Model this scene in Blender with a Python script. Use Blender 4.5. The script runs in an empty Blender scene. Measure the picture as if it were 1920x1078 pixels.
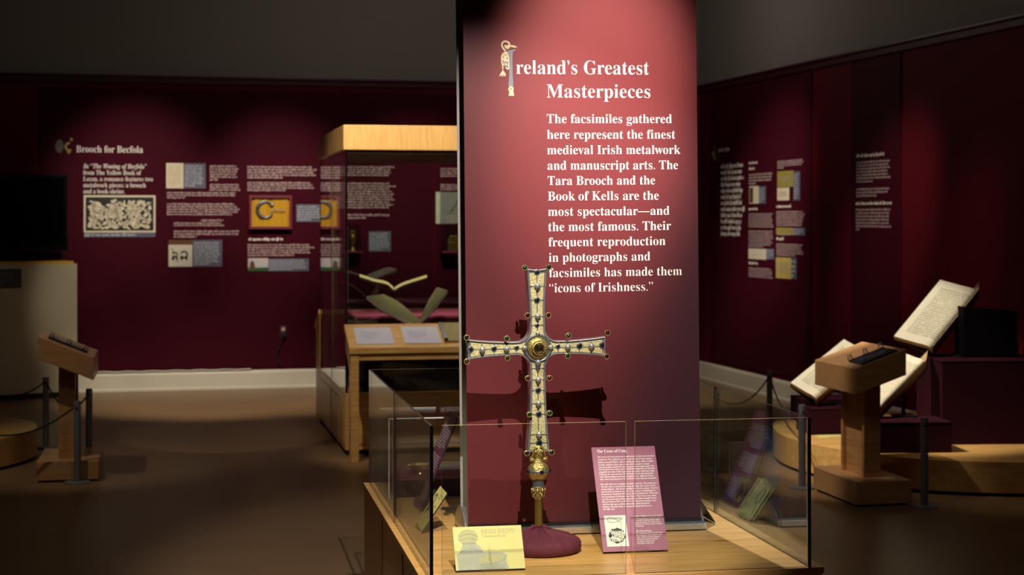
import bpy, bmesh, math, random
from mathutils import Matrix, Vector
from math import radians as R, sin, cos, pi, hypot

SC = bpy.context.scene
COL = SC.collection

# ------------------------------------------------------------------ camera, world, lights, exposure
FPX = 3200.0                        # focal length in pixels of a 1920 px wide frame
EYE = Vector((0, 0, 1.6))
cam = bpy.data.cameras.new('camera')
cam.sensor_width = 36.0
cam.lens = FPX * 36.0 / 1920.0
cam.shift_y = -(539 - 410) / 1920.0
cam.dof.use_dof = True
cam.dof.focus_distance = 5.58
cam.dof.aperture_fstop = 5.0
cam.clip_end = 100
cam_o = bpy.data.objects.new('camera', cam)
COL.objects.link(cam_o)
cam_o.location = EYE
cam_o.rotation_euler = (R(90), 0, 0)
SC.camera = cam_o

SC.view_settings.view_transform = 'Standard'
SC.view_settings.look = 'None'
SC.view_settings.gamma = 1
SC.view_settings.exposure = 0.0
SC.view_settings.use_curve_mapping = False
SC.cycles.transparent_max_bounces = 32
SC.cycles.max_bounces = 8
SC.cycles.caustics_reflective = False
SC.cycles.caustics_refractive = False
SC.cycles.sample_clamp_indirect = 3.0

world = bpy.data.worlds.new('world')
SC.world = world
world.use_nodes = True
world.node_tree.nodes['Background'].inputs[0].default_value = (1, 0.93, 0.85, 1)
world.node_tree.nodes['Background'].inputs[1].default_value = 0.0


def spot(name, loc, aim, watts, angle, blend=0.5, radius=0.03, col=(1, 0.86, 0.68)):
    l = bpy.data.lights.new(name, 'SPOT')
    l.energy = watts
    l.spot_size = R(angle)
    l.spot_blend = blend
    l.shadow_soft_size = radius
    l.color = col
    o = bpy.data.objects.new(name, l)
    COL.objects.link(o)
    o.location = loc
    o.rotation_euler = (Vector(aim) - Vector(loc)).to_track_quat('-Z', 'Y').to_euler()
    return o


def point(name, loc, watts, radius=0.3, col=(1, 0.88, 0.74)):
    l = bpy.data.lights.new(name, 'POINT')
    l.energy = watts
    l.shadow_soft_size = radius
    l.color = col
    o = bpy.data.objects.new(name, l)
    COL.objects.link(o)
    o.location = loc
    return o


def area(name, loc, aim, watts, sx, sy, col=(1, 0.88, 0.74)):
    l = bpy.data.lights.new(name, 'AREA')
    l.shape = 'RECTANGLE'
    l.size, l.size_y = sx, sy
    l.energy = watts
    l.color = col
    o = bpy.data.objects.new(name, l)
    COL.objects.link(o)
    o.location = loc
    o.rotation_euler = (Vector(aim) - Vector(loc)).to_track_quat('-Z', 'Y').to_euler()
    return o


# the gallery's ceiling spots, plus an added blue side spot and fill points
spot('cross_spot', (0.27, 2.2, 3.9), (0.0, 5.7, 1.1), 980, 29, 0.45, 0.016, (1, 0.9, 0.8))
spot('banner_spot', (0.75, 4.2, 4.3), (0.29, 5.85, 2.0), 2000, 18, 1.0, 0.05, (1, 0.85, 0.7))
spot('case_spot_right', (-0.15, 8.9, 4.1), (0.9, 5.75, 0.5), 900, 16, 0.6, 0.03, (1, 0.92, 0.78))
spot('case_spot_left', (-0.2, 4.05, 4.1), (-0.2, 5.45, 0.5), 420, 22, 0.6, 0.012, (1, 0.88, 0.68))
spot('sign_spot', (1.7, 3.1, 3.8), (0.42, 5.45, 0.58), 240, 10, 0.5, 0.02, (1, 0.9, 0.78))
spot('added_cool_spot', (3.6, 4.6, 2.2), (0.93, 5.98, 0.70), 330, 10, 0.4, 0.04, (0.16, 0.42, 1.0))  # blue spot added below ceiling height, source unseen, to tint the banner's side
spot('tall_case_spot', (-0.9, 8.6, 4.1), (-0.8, 11.5, 2.2), 950, 22, 0.8, 0.05)
spot('tall_case_spot_left', (-3.0, 9.6, 4.1), (-1.3, 12.0, 1.9), 160, 26, 0.8, 0.05)
spot('desk_spot', (-1.6, 8.9, 4.1), (-0.75, 11.15, 0.75), 330, 22, 0.8, 0.05)
spot('becfola_spot', (-2.3, 12.2, 4.1), (-3.5, 15.8, 1.8), 640, 25, 1.0, 0.08)
spot('brooch_wall_spot', (-1.5, 12.6, 4.1), (-2.2, 16.1, 1.75), 640, 25, 1.0, 0.08)
spot('alcove_wall_spot', (-0.5, 12.9, 4.1), (-0.9, 16.4, 1.75), 420, 25, 1.0, 0.08)
spot('style_wall_spot', (0.6, 12.2, 4.1), (2.3, 15.3, 1.75), 560, 26, 1.0, 0.08)
spot('catalogue_wall_spot', (1.2, 10.2, 4.1), (2.85, 12.9, 1.65), 330, 22, 1.0, 0.08)
spot('wall_wash_spot', (1.9, 9.6, 4.1), (3.1, 12.0, 1.2), 80, 20, 1.0, 0.06)
spot('manuscript_spot', (0.35, 9.7, 4.1), (2.2, 10.85, 0.75), 780, 27, 0.5, 0.03, (1, 0.9, 0.76))
spot('manuscript_low_spot', (0.1, 9.2, 4.1), (1.95, 10.3, 0.45), 360, 22, 0.6, 0.03, (1, 0.88, 0.72))
spot('platform_spot', (3.0, 9.75, 4.1), (3.0, 10.05, 0.2), 60, 30, 0.8, 0.03, (1, 0.86, 0.66))
spot('lectern_spot', (-3.6, 8.7, 4.1), (-2.9, 10.6, 0.7), 120, 28, 0.8, 0.04)
spot('media_spot', (-2.7, 12.9, 4.1), (-3.85, 15.3, 0.9), 240, 15, 1.0, 0.05)
spot('floor_spot', (-2.4, 11.9, 4.1), (-2.6, 15.0, 0.0), 800, 36, 0.8, 0.05)
spot('floor_near_spot', (-1.6, 9.0, 4.1), (-2.1, 12.6, 0.0), 120, 18, 0.3, 0.03)
spot('corner_floor_spot', (1.0, 12.4, 4.1), (2.1, 15.8, 0.0), 300, 30, 0.8, 0.05)
point('fill_glow_back', (-1.2, 14.2, 3.7), 12, 0.5)  # three soft fill points added to stand for spill from the spots
point('fill_glow_corner', (1.0, 14.6, 3.7), 15, 0.5)
point('fill_glow_hall', (0.0, 7.0, 3.9), 34, 0.6)

# ------------------------------------------------------------------ materials
MATS = {}


def rgb(h):
    h = h.lstrip('#')
    v = [int(h[i:i + 2], 16) / 255 for i in (0, 2, 4)]
    return tuple(c / 12.92 if c <= 0.04045 else ((c + 0.055) / 1.055) ** 2.4 for c in v)


def mat(name, col, rough=0.6, metal=0.0, noise=0.0, nscale=30.0, bump=0.0, spec=0.5, coat=0.0, stretch=None, col2=None, thr=None):
    """Principled material with optional procedural colour variation and bump in object space."""
    if name in MATS:
        return MATS[name]
    m = bpy.data.materials.new(name)
    m.use_nodes = True
    nt = m.node_tree
    b = nt.nodes['Principled BSDF']
    c = rgb(col) if isinstance(col, str) else col
    b.inputs['Base Color'].default_value = (*c, 1)
    b.inputs['Roughness'].default_value = rough
    b.inputs['Metallic'].default_value = metal
    b.inputs['Specular IOR Level'].default_value = spec
    b.inputs['Coat Weight'].default_value = coat
    b.inputs['Coat Roughness'].default_value = 0.15
    if noise or bump or col2:
        tc = nt.nodes.new('ShaderNodeTexCoord')
        mp = nt.nodes.new('ShaderNodeMapping')
        nz = nt.nodes.new('ShaderNodeTexNoise')
        nz.inputs['Scale'].default_value = nscale
        nz.inputs['Detail'].default_value = 6
        if stretch:
            mp.inputs['Scale'].default_value = stretch
        nt.links.new(tc.outputs['Object'], mp.inputs['Vector'])
        nt.links.new(mp.outputs[0], nz.inputs['Vector'])
        if noise or col2:
            rp = nt.nodes.new('ShaderNodeValToRGB')
            c2 = (rgb(col2) if isinstance(col2, str) else col2) if col2 else tuple(x * (1 - noise) for x in c)
            lo, hi = thr or (0.3, 0.7)
            rp.color_ramp.elements[0].position = lo
            rp.color_ramp.elements[1].position = hi
            rp.color_ramp.elements[0].color = (*c2, 1)
            rp.color_ramp.elements[1].color = (*c, 1)
            nt.links.new(nz.outputs[0], rp.inputs[0])
            nt.links.new(rp.outputs[0], b.inputs['Base Color'])
        if bump:
            bp = nt.nodes.new('ShaderNodeBump')
            bp.inputs['Strength'].default_value = bump
            bp.inputs['Distance'].default_value = 0.01
            nt.links.new(nz.outputs[0], bp.inputs['Height'])
            nt.links.new(bp.outputs[0], b.inputs['Normal'])
    MATS[name] = m
    return m


def wood(name, c1, c2, rough=0.38, stretch=(1.2, 1.2, 14)):
    return mat(name, c1, rough, noise=0.3, nscale=4.0, stretch=stretch, col2=c2, thr=(0.35, 0.68), coat=0.15)


def glass(name, tint=(0.965, 0.985, 0.97), ior=1.5):
    m = bpy.data.materials.new(name)
    m.use_nodes = True
    nt = m.node_tree
    nt.nodes.clear()
    out = nt.nodes.new('ShaderNodeOutputMaterial')
    mx = nt.nodes.new('ShaderNodeMixShader')
    tr = nt.nodes.new('ShaderNodeBsdfTransparent')
    gl = nt.nodes.new('ShaderNodeBsdfGlossy')
    fr = nt.nodes.new('ShaderNodeFresnel')
    tr.inputs[0].default_value = (*tint, 1)
    gl.inputs['Roughness'].default_value = 0.0
    gl.inputs[0].default_value = (0.95, 0.97, 1, 1)
    fr.inputs['IOR'].default_value = ior
    # the back faces of the pane see air to glass as well
    gm = nt.nodes.new('ShaderNodeNewGeometry')
    mr = nt.nodes.new('ShaderNodeMix')
    mr.data_type = 'FLOAT'
    mr.inputs[2].default_value = ior
    mr.inputs[3].default_value = 1.0 / ior
    nt.links.new(gm.outputs['Backfacing'], mr.inputs[0])
    nt.links.new(mr.outputs[0], fr.inputs['IOR'])
    nt.links.new(fr.outputs[0], mx.inputs[0])
    nt.links.new(tr.outputs[0], mx.inputs[1])
    nt.links.new(gl.outputs[0], mx.inputs[2])
    nt.links.new(mx.outputs[0], out.inputs[0])
    MATS[name] = m
    return m


def filigree(name):
    """Gold wire filigree: curling raised strands over a darker ground, as texture and bump."""
    m = bpy.data.materials.new(name)
    m.use_nodes = True
    nt = m.node_tree
    b = nt.nodes['Principled BSDF']
    tc = nt.nodes.new('ShaderNodeTexCoord')
    nz = nt.nodes.new('ShaderNodeTexNoise')
    nz.inputs['Scale'].default_value = 140
    nz.inputs['Detail'].default_value = 1
    mxv = nt.nodes.new('ShaderNodeVectorMath')
    mxv.operation = 'MULTIPLY_ADD'
    mxv.inputs[1].default_value = (0.012, 0.012, 0.012)
    wv = nt.nodes.new('ShaderNodeTexVoronoi')
    wv.feature = 'DISTANCE_TO_EDGE'
    wv.inputs['Scale'].default_value = 250
    rp = nt.nodes.new('ShaderNodeValToRGB')
    rp.color_ramp.elements[0].position = 0.03
    rp.color_ramp.elements[0].color = (*rgb('#e6dba0'), 1)
    rp.color_ramp.elements[1].position = 0.42
    rp.color_ramp.elements[1].color = (*rgb('#6a5f34'), 1)
    nt.links.new(tc.outputs['Object'], nz.inputs['Vector'])
    nt.links.new(nz.outputs[1], mxv.inputs[0])
    nt.links.new(tc.outputs['Object'], mxv.inputs[2])
    nt.links.new(mxv.outputs[0], wv.inputs['Vector'])
    nt.links.new(wv.outputs['Distance'], rp.inputs[0])
    nt.links.new(rp.outputs[0], b.inputs['Base Color'])
    bp = nt.nodes.new('ShaderNodeBump')
    bp.invert = True
    bp.inputs['Strength'].default_value = 0.5
    bp.inputs['Distance'].default_value = 0.0025
    nt.links.new(wv.outputs['Distance'], bp.inputs['Height'])
    nt.links.new(bp.outputs[0], b.inputs['Normal'])
    b.inputs['Metallic'].default_value = 0.45
    b.inputs['Roughness'].default_value = 0.42
    MATS[name] = m
    return m


M_WALL = mat('maroon_paint', '#5d0d1d', 0.75, noise=0.06, nscale=3, spec=0.12)
M_UPPER = mat('grey_paint', '#8a8580', 0.8, noise=0.05, nscale=2)
M_CEIL = mat('ceiling_grey', '#4a4744', 0.9, noise=0.05, nscale=2)
M_FLOOR = mat('brown_floor', '#866a4a', 0.36, noise=0.16, nscale=2.2, bump=0.01, spec=0.4)
M_WHITE = mat('white_trim', '#dcd8c8', 0.5, noise=0.03, nscale=8)
M_TRIM = mat('maroon_trim', '#3e0e18', 0.45, noise=0.05, nscale=5)
M_PANEL = mat('panel_print', '#410619', 0.75, noise=0.05, nscale=4, spec=0.12)
M_INK = mat('white_ink', '#f2ece6', 0.6, noise=0.02, nscale=40)
M_INKP = mat('pale_pink_ink', '#d8bcbf', 0.6, noise=0.03, nscale=40)
M_CAPINK = mat('caption_ink', '#c3c4d2', 0.6, noise=0.03, nscale=40)
M_SLATE = mat('slate_caption', '#5c6077', 0.55, noise=0.05, nscale=9)
M_CREAM = mat('cream_print', '#e2d9c0', 0.6, noise=0.08, nscale=20)
M_BLACK = mat('matt_black', '#0c0b0c', 0.5, noise=0.1, nscale=20)
M_GBLACK = mat('gloss_black', '#060607', 0.18, noise=0.1, nscale=20)
M_MAPLE = wood('maple', '#d6ab68', '#c4924c')
M_MAPLE_H = wood('maple_horizontal', '#dab06e', '#c99a55', stretch=(14, 1.2, 1.2))
M_MAPLE_X = wood('maple_along', '#d8ae6c', '#c4924c', stretch=(1.0, 9, 9))
M_LECT = wood('lectern_wood', '#c99a66', '#b48250')
M_LECT_X = wood('lectern_wood_along', '#c99a66', '#b9885a', stretch=(1.0, 9, 9))
M_GLASS = glass('case_glass')
M_ACRYL = glass('acrylic', (0.985, 0.99, 0.985), 1.48)
M_EDGE = mat('lit_glass_edge', '#c9b98c', 0.2, noise=0.1, nscale=12, spec=0.8)  # gold brightness of the lit pane edges put into the colour
M_DEDGE = mat('shaded_glass_edge', '#35362c', 0.15, noise=0.1, nscale=12, spec=0.9)  # same glass edge, with the less lit sides' darkness put into the colour
M_ACEDGE = mat('acrylic_edge', '#e4e6e0', 0.25, noise=0.05, nscale=12, spec=0.8)
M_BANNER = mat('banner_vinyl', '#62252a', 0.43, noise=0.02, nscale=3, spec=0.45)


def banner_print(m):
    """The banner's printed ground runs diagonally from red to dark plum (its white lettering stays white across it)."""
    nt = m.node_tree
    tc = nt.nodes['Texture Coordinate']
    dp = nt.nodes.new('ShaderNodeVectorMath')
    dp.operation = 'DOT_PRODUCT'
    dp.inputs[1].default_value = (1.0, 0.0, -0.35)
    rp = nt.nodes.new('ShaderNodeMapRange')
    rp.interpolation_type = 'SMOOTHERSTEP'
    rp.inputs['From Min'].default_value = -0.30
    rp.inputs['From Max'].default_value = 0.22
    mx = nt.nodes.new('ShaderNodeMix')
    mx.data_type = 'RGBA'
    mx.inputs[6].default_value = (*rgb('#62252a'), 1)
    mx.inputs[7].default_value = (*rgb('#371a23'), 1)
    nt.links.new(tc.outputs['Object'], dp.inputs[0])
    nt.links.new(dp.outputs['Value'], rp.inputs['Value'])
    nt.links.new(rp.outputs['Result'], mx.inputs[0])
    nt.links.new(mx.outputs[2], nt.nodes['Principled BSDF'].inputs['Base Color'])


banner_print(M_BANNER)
M_BANBACK = mat('banner_grey_back', '#9a958e', 0.6, noise=0.04, nscale=3)
M_ALU = mat('satin_aluminium', '#c9c9c4', 0.3, 0.85, noise=0.05, nscale=30)
M_SILVER = mat('silver', '#c6cace', 0.22, 0.75, noise=0.1, nscale=60)
M_DSILVER = mat('tarnished_silver', '#737b84', 0.35, 0.5, noise=0.2, nscale=80)
M_GOLD = mat('gilt', '#dcc47a', 0.26, 0.6, noise=0.25, nscale=120, bump=0.15)
M_GOLDORN = mat('chased_gilt', '#d8c27a', 0.26, 0.7, noise=0.7, nscale=170, bump=0.45)
M_BRASS = mat('brass_staff', '#a08a45', 0.32, 0.8, noise=0.3, nscale=40)
M_FILI = filigree('gold_filigree')
M_SPOTTED = mat('niello_spotted_silver', '#bfc1c4', 0.28, 0.6, noise=0.9, nscale=320, col2='#17171c', thr=(0.38, 0.43))
M_ENAMEL = mat('blue_enamel', '#12161f', 0.35, noise=0.3, nscale=100)
M_RED = mat('red_gem', '#2c0506', 0.08, noise=0.2, nscale=100, coat=0.6)
M_GREEN = mat('green_gem', '#062c1c', 0.08, noise=0.2, nscale=100, coat=0.6)
M_BLUEG = mat('dark_blue_gem', '#080c22', 0.08, noise=0.2, nscale=100, coat=0.6)
M_CLOTH = mat('burgundy_cloth', '#5a1c2f', 0.85, noise=0.12, nscale=60, bump=0.08)
M_SIGN = mat('plum_sign', '#8f4a68', 0.45, noise=0.04, nscale=10)
M_YELLOW = mat('yellow_card', '#d5cb76', 0.45, noise=0.06, nscale=12)
M_LINE = mat('grey_line_ink', '#a2a494', 0.6, noise=0.1, nscale=60)
M_LINEL = mat('pale_blue_ink', '#b3b49c', 0.6, noise=0.12, nscale=60)
M_LINEX = mat('pale_olive_ink', '#c0b985', 0.6, noise=0.12, nscale=60)
M_PAGE = mat('vellum_page', '#e6dcc0', 0.75, noise=0.1, nscale=9, bump=0.05)
M_SCRIPT = mat('script_ink', '#cabfa2', 0.8, noise=0.3, nscale=30)
M_EDGEPG = mat('page_edges', '#c9ae7c', 0.8, noise=0.25, nscale=60)
M_LEATHER = mat('brown_leather', '#6a4526', 0.5, noise=0.2, nscale=30)
M_PEDESTAL = mat('burgundy_pedestal', '#2c0813', 0.8, noise=0.08, nscale=10, spec=0.1)
M_STAN = mat('grey_post', '#7b7f82', 0.45, 0.3, noise=0.08, nscale=20)
M_ROPE = mat('black_cord', '#17130f', 0.8, noise=0.2, nscale=90)
M_BEIGE = mat('beige_laminate', '#b9b096', 0.55, noise=0.04, nscale=4)
M_LAV = mat('lavender_paper', '#c3c2d6', 0.6, noise=0.04, nscale=14)
M_STEEL = mat('steel', '#8c8e92', 0.3, 0.8, noise=0.1, nscale=30)
M_GREENW = mat('grass_print', '#2c6a34', 0.6, noise=0.2, nscale=30)
M_SKYP = mat('sky_print', '#b5c4dd', 0.6, noise=0.08, nscale=12, col2='#d8c8c4')
M_TANB = mat('tan_booklet', '#a08250', 0.5, noise=0.3, nscale=16, col2='#7c7a40')
M_YCLOTH = mat('yellow_cloth', '#d6a31c', 0.8, noise=0.2, nscale=6, bump=0.1, stretch=(9, 1, 1))
M_OLIVE = mat('olive_print', '#a89a4a', 0.6, noise=0.3, nscale=25)
M_BRONZE = mat('dark_gold', '#8a7430', 0.35, 0.7, noise=0.4, nscale=60, bump=0.4)
M_BOOKPIC = mat('dark_picture', '#20203a', 0.3, noise=0.4, nscale=20, col2='#0a0a12')


def crystal():
    m = bpy.data.materials.new('rock_crystal')
    m.use_nodes = True
    b = m.node_tree.nodes['Principled BSDF']
    b.inputs['Base Color'].default_value = (0.9, 0.93, 0.96, 1)
    b.inputs['Roughness'].default_value = 0.03
    b.inputs['Coat Weight'].default_value = 1.0
    b.inputs['Transmission Weight'].default_value = 1.0
    b.inputs['IOR'].default_value = 1.54
    return m


M_CRYSTAL = crystal()

# ------------------------------------------------------------------ helpers


def mesh_obj(name, bm, mats, parent=None, smooth=False, bevel=0.0, sharp=40):
    me = bpy.data.meshes.new(name)
    bm.normal_update()
    bm.to_mesh(me)
    bm.free()
    for m in (mats if isinstance(mats, (list, tuple)) else [mats]):
        me.materials.append(m)
    o = bpy.data.objects.new(name, me)
    COL.objects.link(o)
    if parent is not None:
        o.parent = parent
    if smooth:
        for p in me.polygons:
            p.use_smooth = True
        me.set_sharp_from_angle(angle=R(sharp))
    if bevel:
        bv = o.modifiers.new('bevel', 'BEVEL')
        bv.width = bevel
        bv.segments = 2
        bv.limit_method = 'ANGLE'
        bv.angle_limit = R(50)
    return o


def tag(o, label=None, cat=None, group=None, kind=None):
    if label: o['label'] = label
    if cat: o['category'] = cat
    if group: o['group'] = group
    if kind: o['kind'] = kind
    return o


def thing(name, M, label, cat, group=None):
    o = bpy.data.objects.new(name, None)
    COL.objects.link(o)
    o.empty_display_size = 0.1
    o.matrix_world = M
    return tag(o, label, cat, group)


def struct(name, bm, mats, **k):
    return tag(mesh_obj(name, bm, mats, **k), kind='structure')


def NB():
    return bmesh.new()


I4 = Matrix.Identity(4)


def T(x, y, z):
    return Matrix.Translation((x, y, z))


def RZ(d):
    return Matrix.Rotation(R(d), 4, 'Z')


def RX(d):
    return Matrix.Rotation(R(d), 4, 'X')


def RY(d):
    return Matrix.Rotation(R(d), 4, 'Y')


def box(bm, x0, x1, y0, y1, z0, z1, M=I4, mi=0):
    vs = [bm.verts.new(M @ Vector(p)) for p in ((x0, y0, z0), (x1, y0, z0), (x1, y1, z0), (x0, y1, z0), (x0, y0, z1), (x1, y0, z1), (x1, y1, z1), (x0, y1, z1))]
    fs = []
    for f in ((3, 2, 1, 0), (4, 5, 6, 7), (0, 1, 5, 4), (1, 2, 6, 5), (2, 3, 7, 6), (3, 0, 4, 7)):
        fc = bm.faces.new([vs[i] for i in f])
        fc.material_index = mi
        fs.append(fc)
    return fs


def hexa(bm, p, mi=0):
    """Eight corners: bottom four then top four, each anticlockwise from above."""
    vs = [bm.verts.new(q) for q in p]
    for f in ((3, 2, 1, 0), (4, 5, 6, 7), (0, 1, 5, 4), (1, 2, 6, 5), (2, 3, 7, 6), (3, 0, 4, 7)):
        bm.faces.new([vs[i] for i in f]).material_index = mi


def prism(bm, pts, a0, a1, M=I4, mi=0, axis='z'):
    """Polygon pts extruded from a0 to a1 along an axis; pts are the two other coordinates."""
    def P(u, v, w):
        return M @ Vector({'z': (u, v, w), 'y': (u, w, v), 'x': (w, u, v)}[axis])
    A = [bm.verts.new(P(u, v, a0)) for u, v in pts]
    B = [bm.verts.new(P(u, v, a1)) for u, v in pts]
    n = len(pts)
    fs = [bm.faces.new(A[::-1]), bm.faces.new(B)]
    for i in range(n):
        fs.append(bm.faces.new((A[i], A[(i + 1) % n], B[(i + 1) % n], B[i])))
    for f in fs:
        f.material_index = mi
    bmesh.ops.recalc_face_normals(bm, faces=fs)
    return fs


def lathe(bm, prof, n=32, M=I4, mi=0, wob=None):
    rings = []
    for k, (r, z) in enumerate(prof):
        if r < 1e-6:
            rings.append([bm.verts.new(M @ Vector((0, 0, z)))])
            continue
        ring = []
        for i in range(n):
            a = 2 * pi * i / n
            rr, zz = (r, z) if wob is None else wob(a, r, z, k)
            ring.append(bm.verts.new(M @ Vector((rr * cos(a), rr * sin(a), zz))))
        rings.append(ring)
    fs = []
    for A, B in zip(rings, rings[1:]):
        for i in range(n):
            j = (i + 1) % n
            if len(A) == 1 and len(B) == 1:
                continue
            if len(A) == 1:
                fs.append(bm.faces.new((A[0], B[j], B[i])))
            elif len(B) == 1:
                fs.append(bm.faces.new((A[i], A[j], B[0])))
            else:
                fs.append(bm.faces.new((A[i], A[j], B[j], B[i])))
    if len(rings[0]) > 1:
        fs.append(bm.faces.new(rings[0][::-1]))
    if len(rings[-1]) > 1:
        fs.append(bm.faces.new(rings[-1]))
    for f in fs:
        f.material_index = mi
    bmesh.ops.recalc_face_normals(bm, faces=fs)


def ball(bm, c, rx, ry=None, rz=None, M=I4, mi=0, n=16):
    ry = ry or rx
    rz = rz or rx
    g = bmesh.ops.create_uvsphere(bm, u_segments=n, v_segments=max(6, n // 2), radius=1, matrix=M @ T(*c) @ Matrix.Diagonal((rx, ry, rz, 1)))
    for f in {f for v in g['verts'] for f in v.link_faces}:
        f.material_index = mi


def tube(bm, pts, r, n=8, mi=0, caps=True):
    pts = [Vector(p) for p in pts]
    rs = r if isinstance(r, (list, tuple)) else [r] * len(pts)
    rings = []
    up = Vector((0, 0, 1))
    for i, p in enumerate(pts):
        t = (pts[min(i + 1, len(pts) - 1)] - pts[max(i - 1, 0)]).normalized()
        a = t.cross(up)
        if a.length < 1e-3:
            a = t.cross(Vector((1, 0, 0)))
        a.normalize()
        b = a.cross(t)
        rings.append([bm.verts.new(p + (a * cos(2 * pi * k / n) + b * sin(2 * pi * k / n)) * rs[i]) for k in range(n)])
    fs = []
    for A, B in zip(rings, rings[1:]):
        for i in range(n):
            j = (i + 1) % n
            fs.append(bm.faces.new((A[i], A[j], B[j], B[i])))
    if caps:
        fs.append(bm.faces.new(rings[0][::-1]))
        fs.append(bm.faces.new(rings[-1]))
    for f in fs:
        f.material_index = mi
    bmesh.ops.recalc_face_normals(bm, faces=fs)


def flat(bm, pts, y, M=I4, mi=0, t=0.0):
    """Polygon in a thing's x-z plane at depth y, facing -y; t gives it thickness behind."""
    if t:
        return prism(bm, pts, y, y + t, M, mi, 'y')
    f = bm.faces.new([bm.verts.new(M @ Vector((u, y, v))) for u, v in pts])
    f.material_index = mi
    f.normal_update()
    if (M.to_3x3() @ Vector((0, -1, 0))).dot(f.normal) < 0:
        f.normal_flip()
    return f


def spline(pts, n=8, closed=False):
    out = []
    N = len(pts)
    P = [Vector(p) for p in pts]
    for i in range(N if closed else N - 1):
        g = (lambda k: P[k % N]) if closed else (lambda k: P[min(max(k, 0), N - 1)])
        a, b, c, d = g(i - 1), g(i), g(i + 1), g(i + 2)
        for k in range(n):
            t = k / n
            out.append(0.5 * ((2 * b) + (c - a) * t + (2 * a - 5 * b + 4 * c - d) * t * t + (3 * b - a - 3 * c + d) * t ** 3))
    if not closed:
        out.append(P[-1])
    return out


# pixel rays, used to read positions on known planes off the photograph
def ray(px, py):
    return Vector(((px - 960) / FPX, 1, -(py - 410) / FPX))


def at_depth(px, py, Y):
    return EYE + ray(px, py) * Y


def at_z(px, py, z):
    d = ray(px, py)
    return EYE + d * ((z - EYE.z) / d.z)


def on(M, px, py, y=0.0):
    """Local (x, z) where the ray through a pixel meets the plane local-y = y of a frame M."""
    Mi = M.inverted()
    o = Mi @ EYE
    d = Mi.to_3x3() @ ray(px, py)
    t = (y - o.y) / d.y
    p = o + d * t
    return p.x, p.z


# lettering ---------------------------------------------------------------
def serif(s, style='b'):
    out = []
    for c in s:
        if style == 'b':
            out.append(chr(0x1D400 + ord(c) - 65) if 'A' <= c <= 'Z' else chr(0x1D41A + ord(c) - 97) if 'a' <= c <= 'z' else chr(0x1D7CE + ord(c) - 48) if c.isdigit() else c)
        elif style == 'bi':
            out.append(chr(0x1D468 + ord(c) - 65) if 'A' <= c <= 'Z' else chr(0x1D482 + ord(c) - 97) if 'a' <= c <= 'z' else c)
        else:
            out.append(c)
    return ''.join(out)


GLYPHS = {}


def raw_glyphs(body, thin, res):
    cu = bpy.data.curves.new('lettering', 'FONT')
    cu.body = body
    cu.resolution_u = res
    cu.offset = thin
    o = bpy.data.objects.new('lettering', cu)
    me = bpy.data.meshes.new_from_object(o)
    vs = [(v.co.x, v.co.y) for v in me.vertices]
    fs = [tuple(p.vertices) for p in me.polygons]
    bpy.data.meshes.remove(me)
    bpy.data.objects.remove(o)
    bpy.data.curves.remove(cu)
    return vs, fs


def glyph(c, thin, res):
    """Outline and advance of one letter, made on its own."""
    k = (c, thin, res)
    if k not in GLYPHS:
        if '|' not in GLYPHS:
            GLYPHS['|'] = min(v[0] for v in raw_glyphs('|', 0, 1)[0])
        vs, fs = raw_glyphs(c, thin, res) if c != ' ' else ([], [])
        adv = max(v[0] for v in raw_glyphs(c + '|', 0, 1)[0]) - max(v[0] for v in raw_glyphs('|', 0, 1)[0])
        GLYPHS[k] = (vs, fs, adv)
    return GLYPHS[k]


def text(bm, s, x0, z0, cap, x1=None, y=-0.001, M=I4, thin=-0.007, style='b', res=3, mi=0):
    """One line of lettering on the plane local-y = y, facing -y, baseline z0, from x0 (to x1)."""
    run, pen = [], 0.0
    for c in serif(s, style):
        vs, fs, adv = glyph(c, thin, res)
        if vs:
            run.append((pen, vs, fs))
        pen += adv
    lo = min(p + v[0] for p, vs, _ in run for v in vs)
    hi = max(p + v[0] for p, vs, _ in run for v in vs)
    sy = cap / 0.69
    sx = sy if x1 is None else (x1 - x0) / max(hi - lo, 1e-6)
    for p, vs, fs in run:
        nv = [bm.verts.new(M @ Vector((x0 + (p + u - lo) * sx, y, z0 + v * sy))) for u, v in vs]
        for f in fs:
            try:
                bm.faces.new([nv[i] for i in f]).material_index = mi
            except ValueError:
                pass


def greek(bm, x0, x1, zt, zb, lines, rng, y=-0.001, M=I4, last=0.6, mi=0, fill=0.62):
    """Body copy too small to read: rows of letter-sized marks between zt and zb."""
    lh = abs(zt - zb) / lines
    xh = max(lh * 0.5, 1e-4)
    for i in range(lines):
        zb_ = zt - lh * (i + 0.82)
        end = x0 + (x1 - x0) * (rng.uniform(0.9, 1.0) if i < lines - 1 else last)
        x = x0
        while x < end:
            for _ in range(rng.randint(2, 8)):
                w = xh * rng.uniform(0.45, 0.85)
                if x + w > end:
                    x = end
                    break
                h = xh * (1.45 if rng.random() < 0.25 else 1.0)
                d = xh * 0.4 if rng.random() < 0.1 else 0
                flat(bm, [(x, zb_ - d), (x + w * fill, zb_ - d), (x + w * fill, zb_ + h), (x, zb_ + h)], y, M, mi)
                x += w
            x += xh * 0.55


# ------------------------------------------------------------------ room
RY_ = 13.6                                     # the room is turned against the camera
BACK = T(-2.8, 16.0, 0) @ RZ(RY_)              # frame on the back wall: x along the wall, -y into the room
CORN = at_z(1316, 710, 0)
cl = BACK.inverted() @ CORN
XC = cl.x                                      # local x of the corner between back and right wall
RIGHT = BACK @ T(XC, 0, 0) @ RZ(-90)           # frame on the right wall: x towards the camera, -y into the room
ZM, ZC = 2.925, 4.4                            # top of the maroon, ceiling
XL, DEEP = -7.0, 19.0


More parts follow.
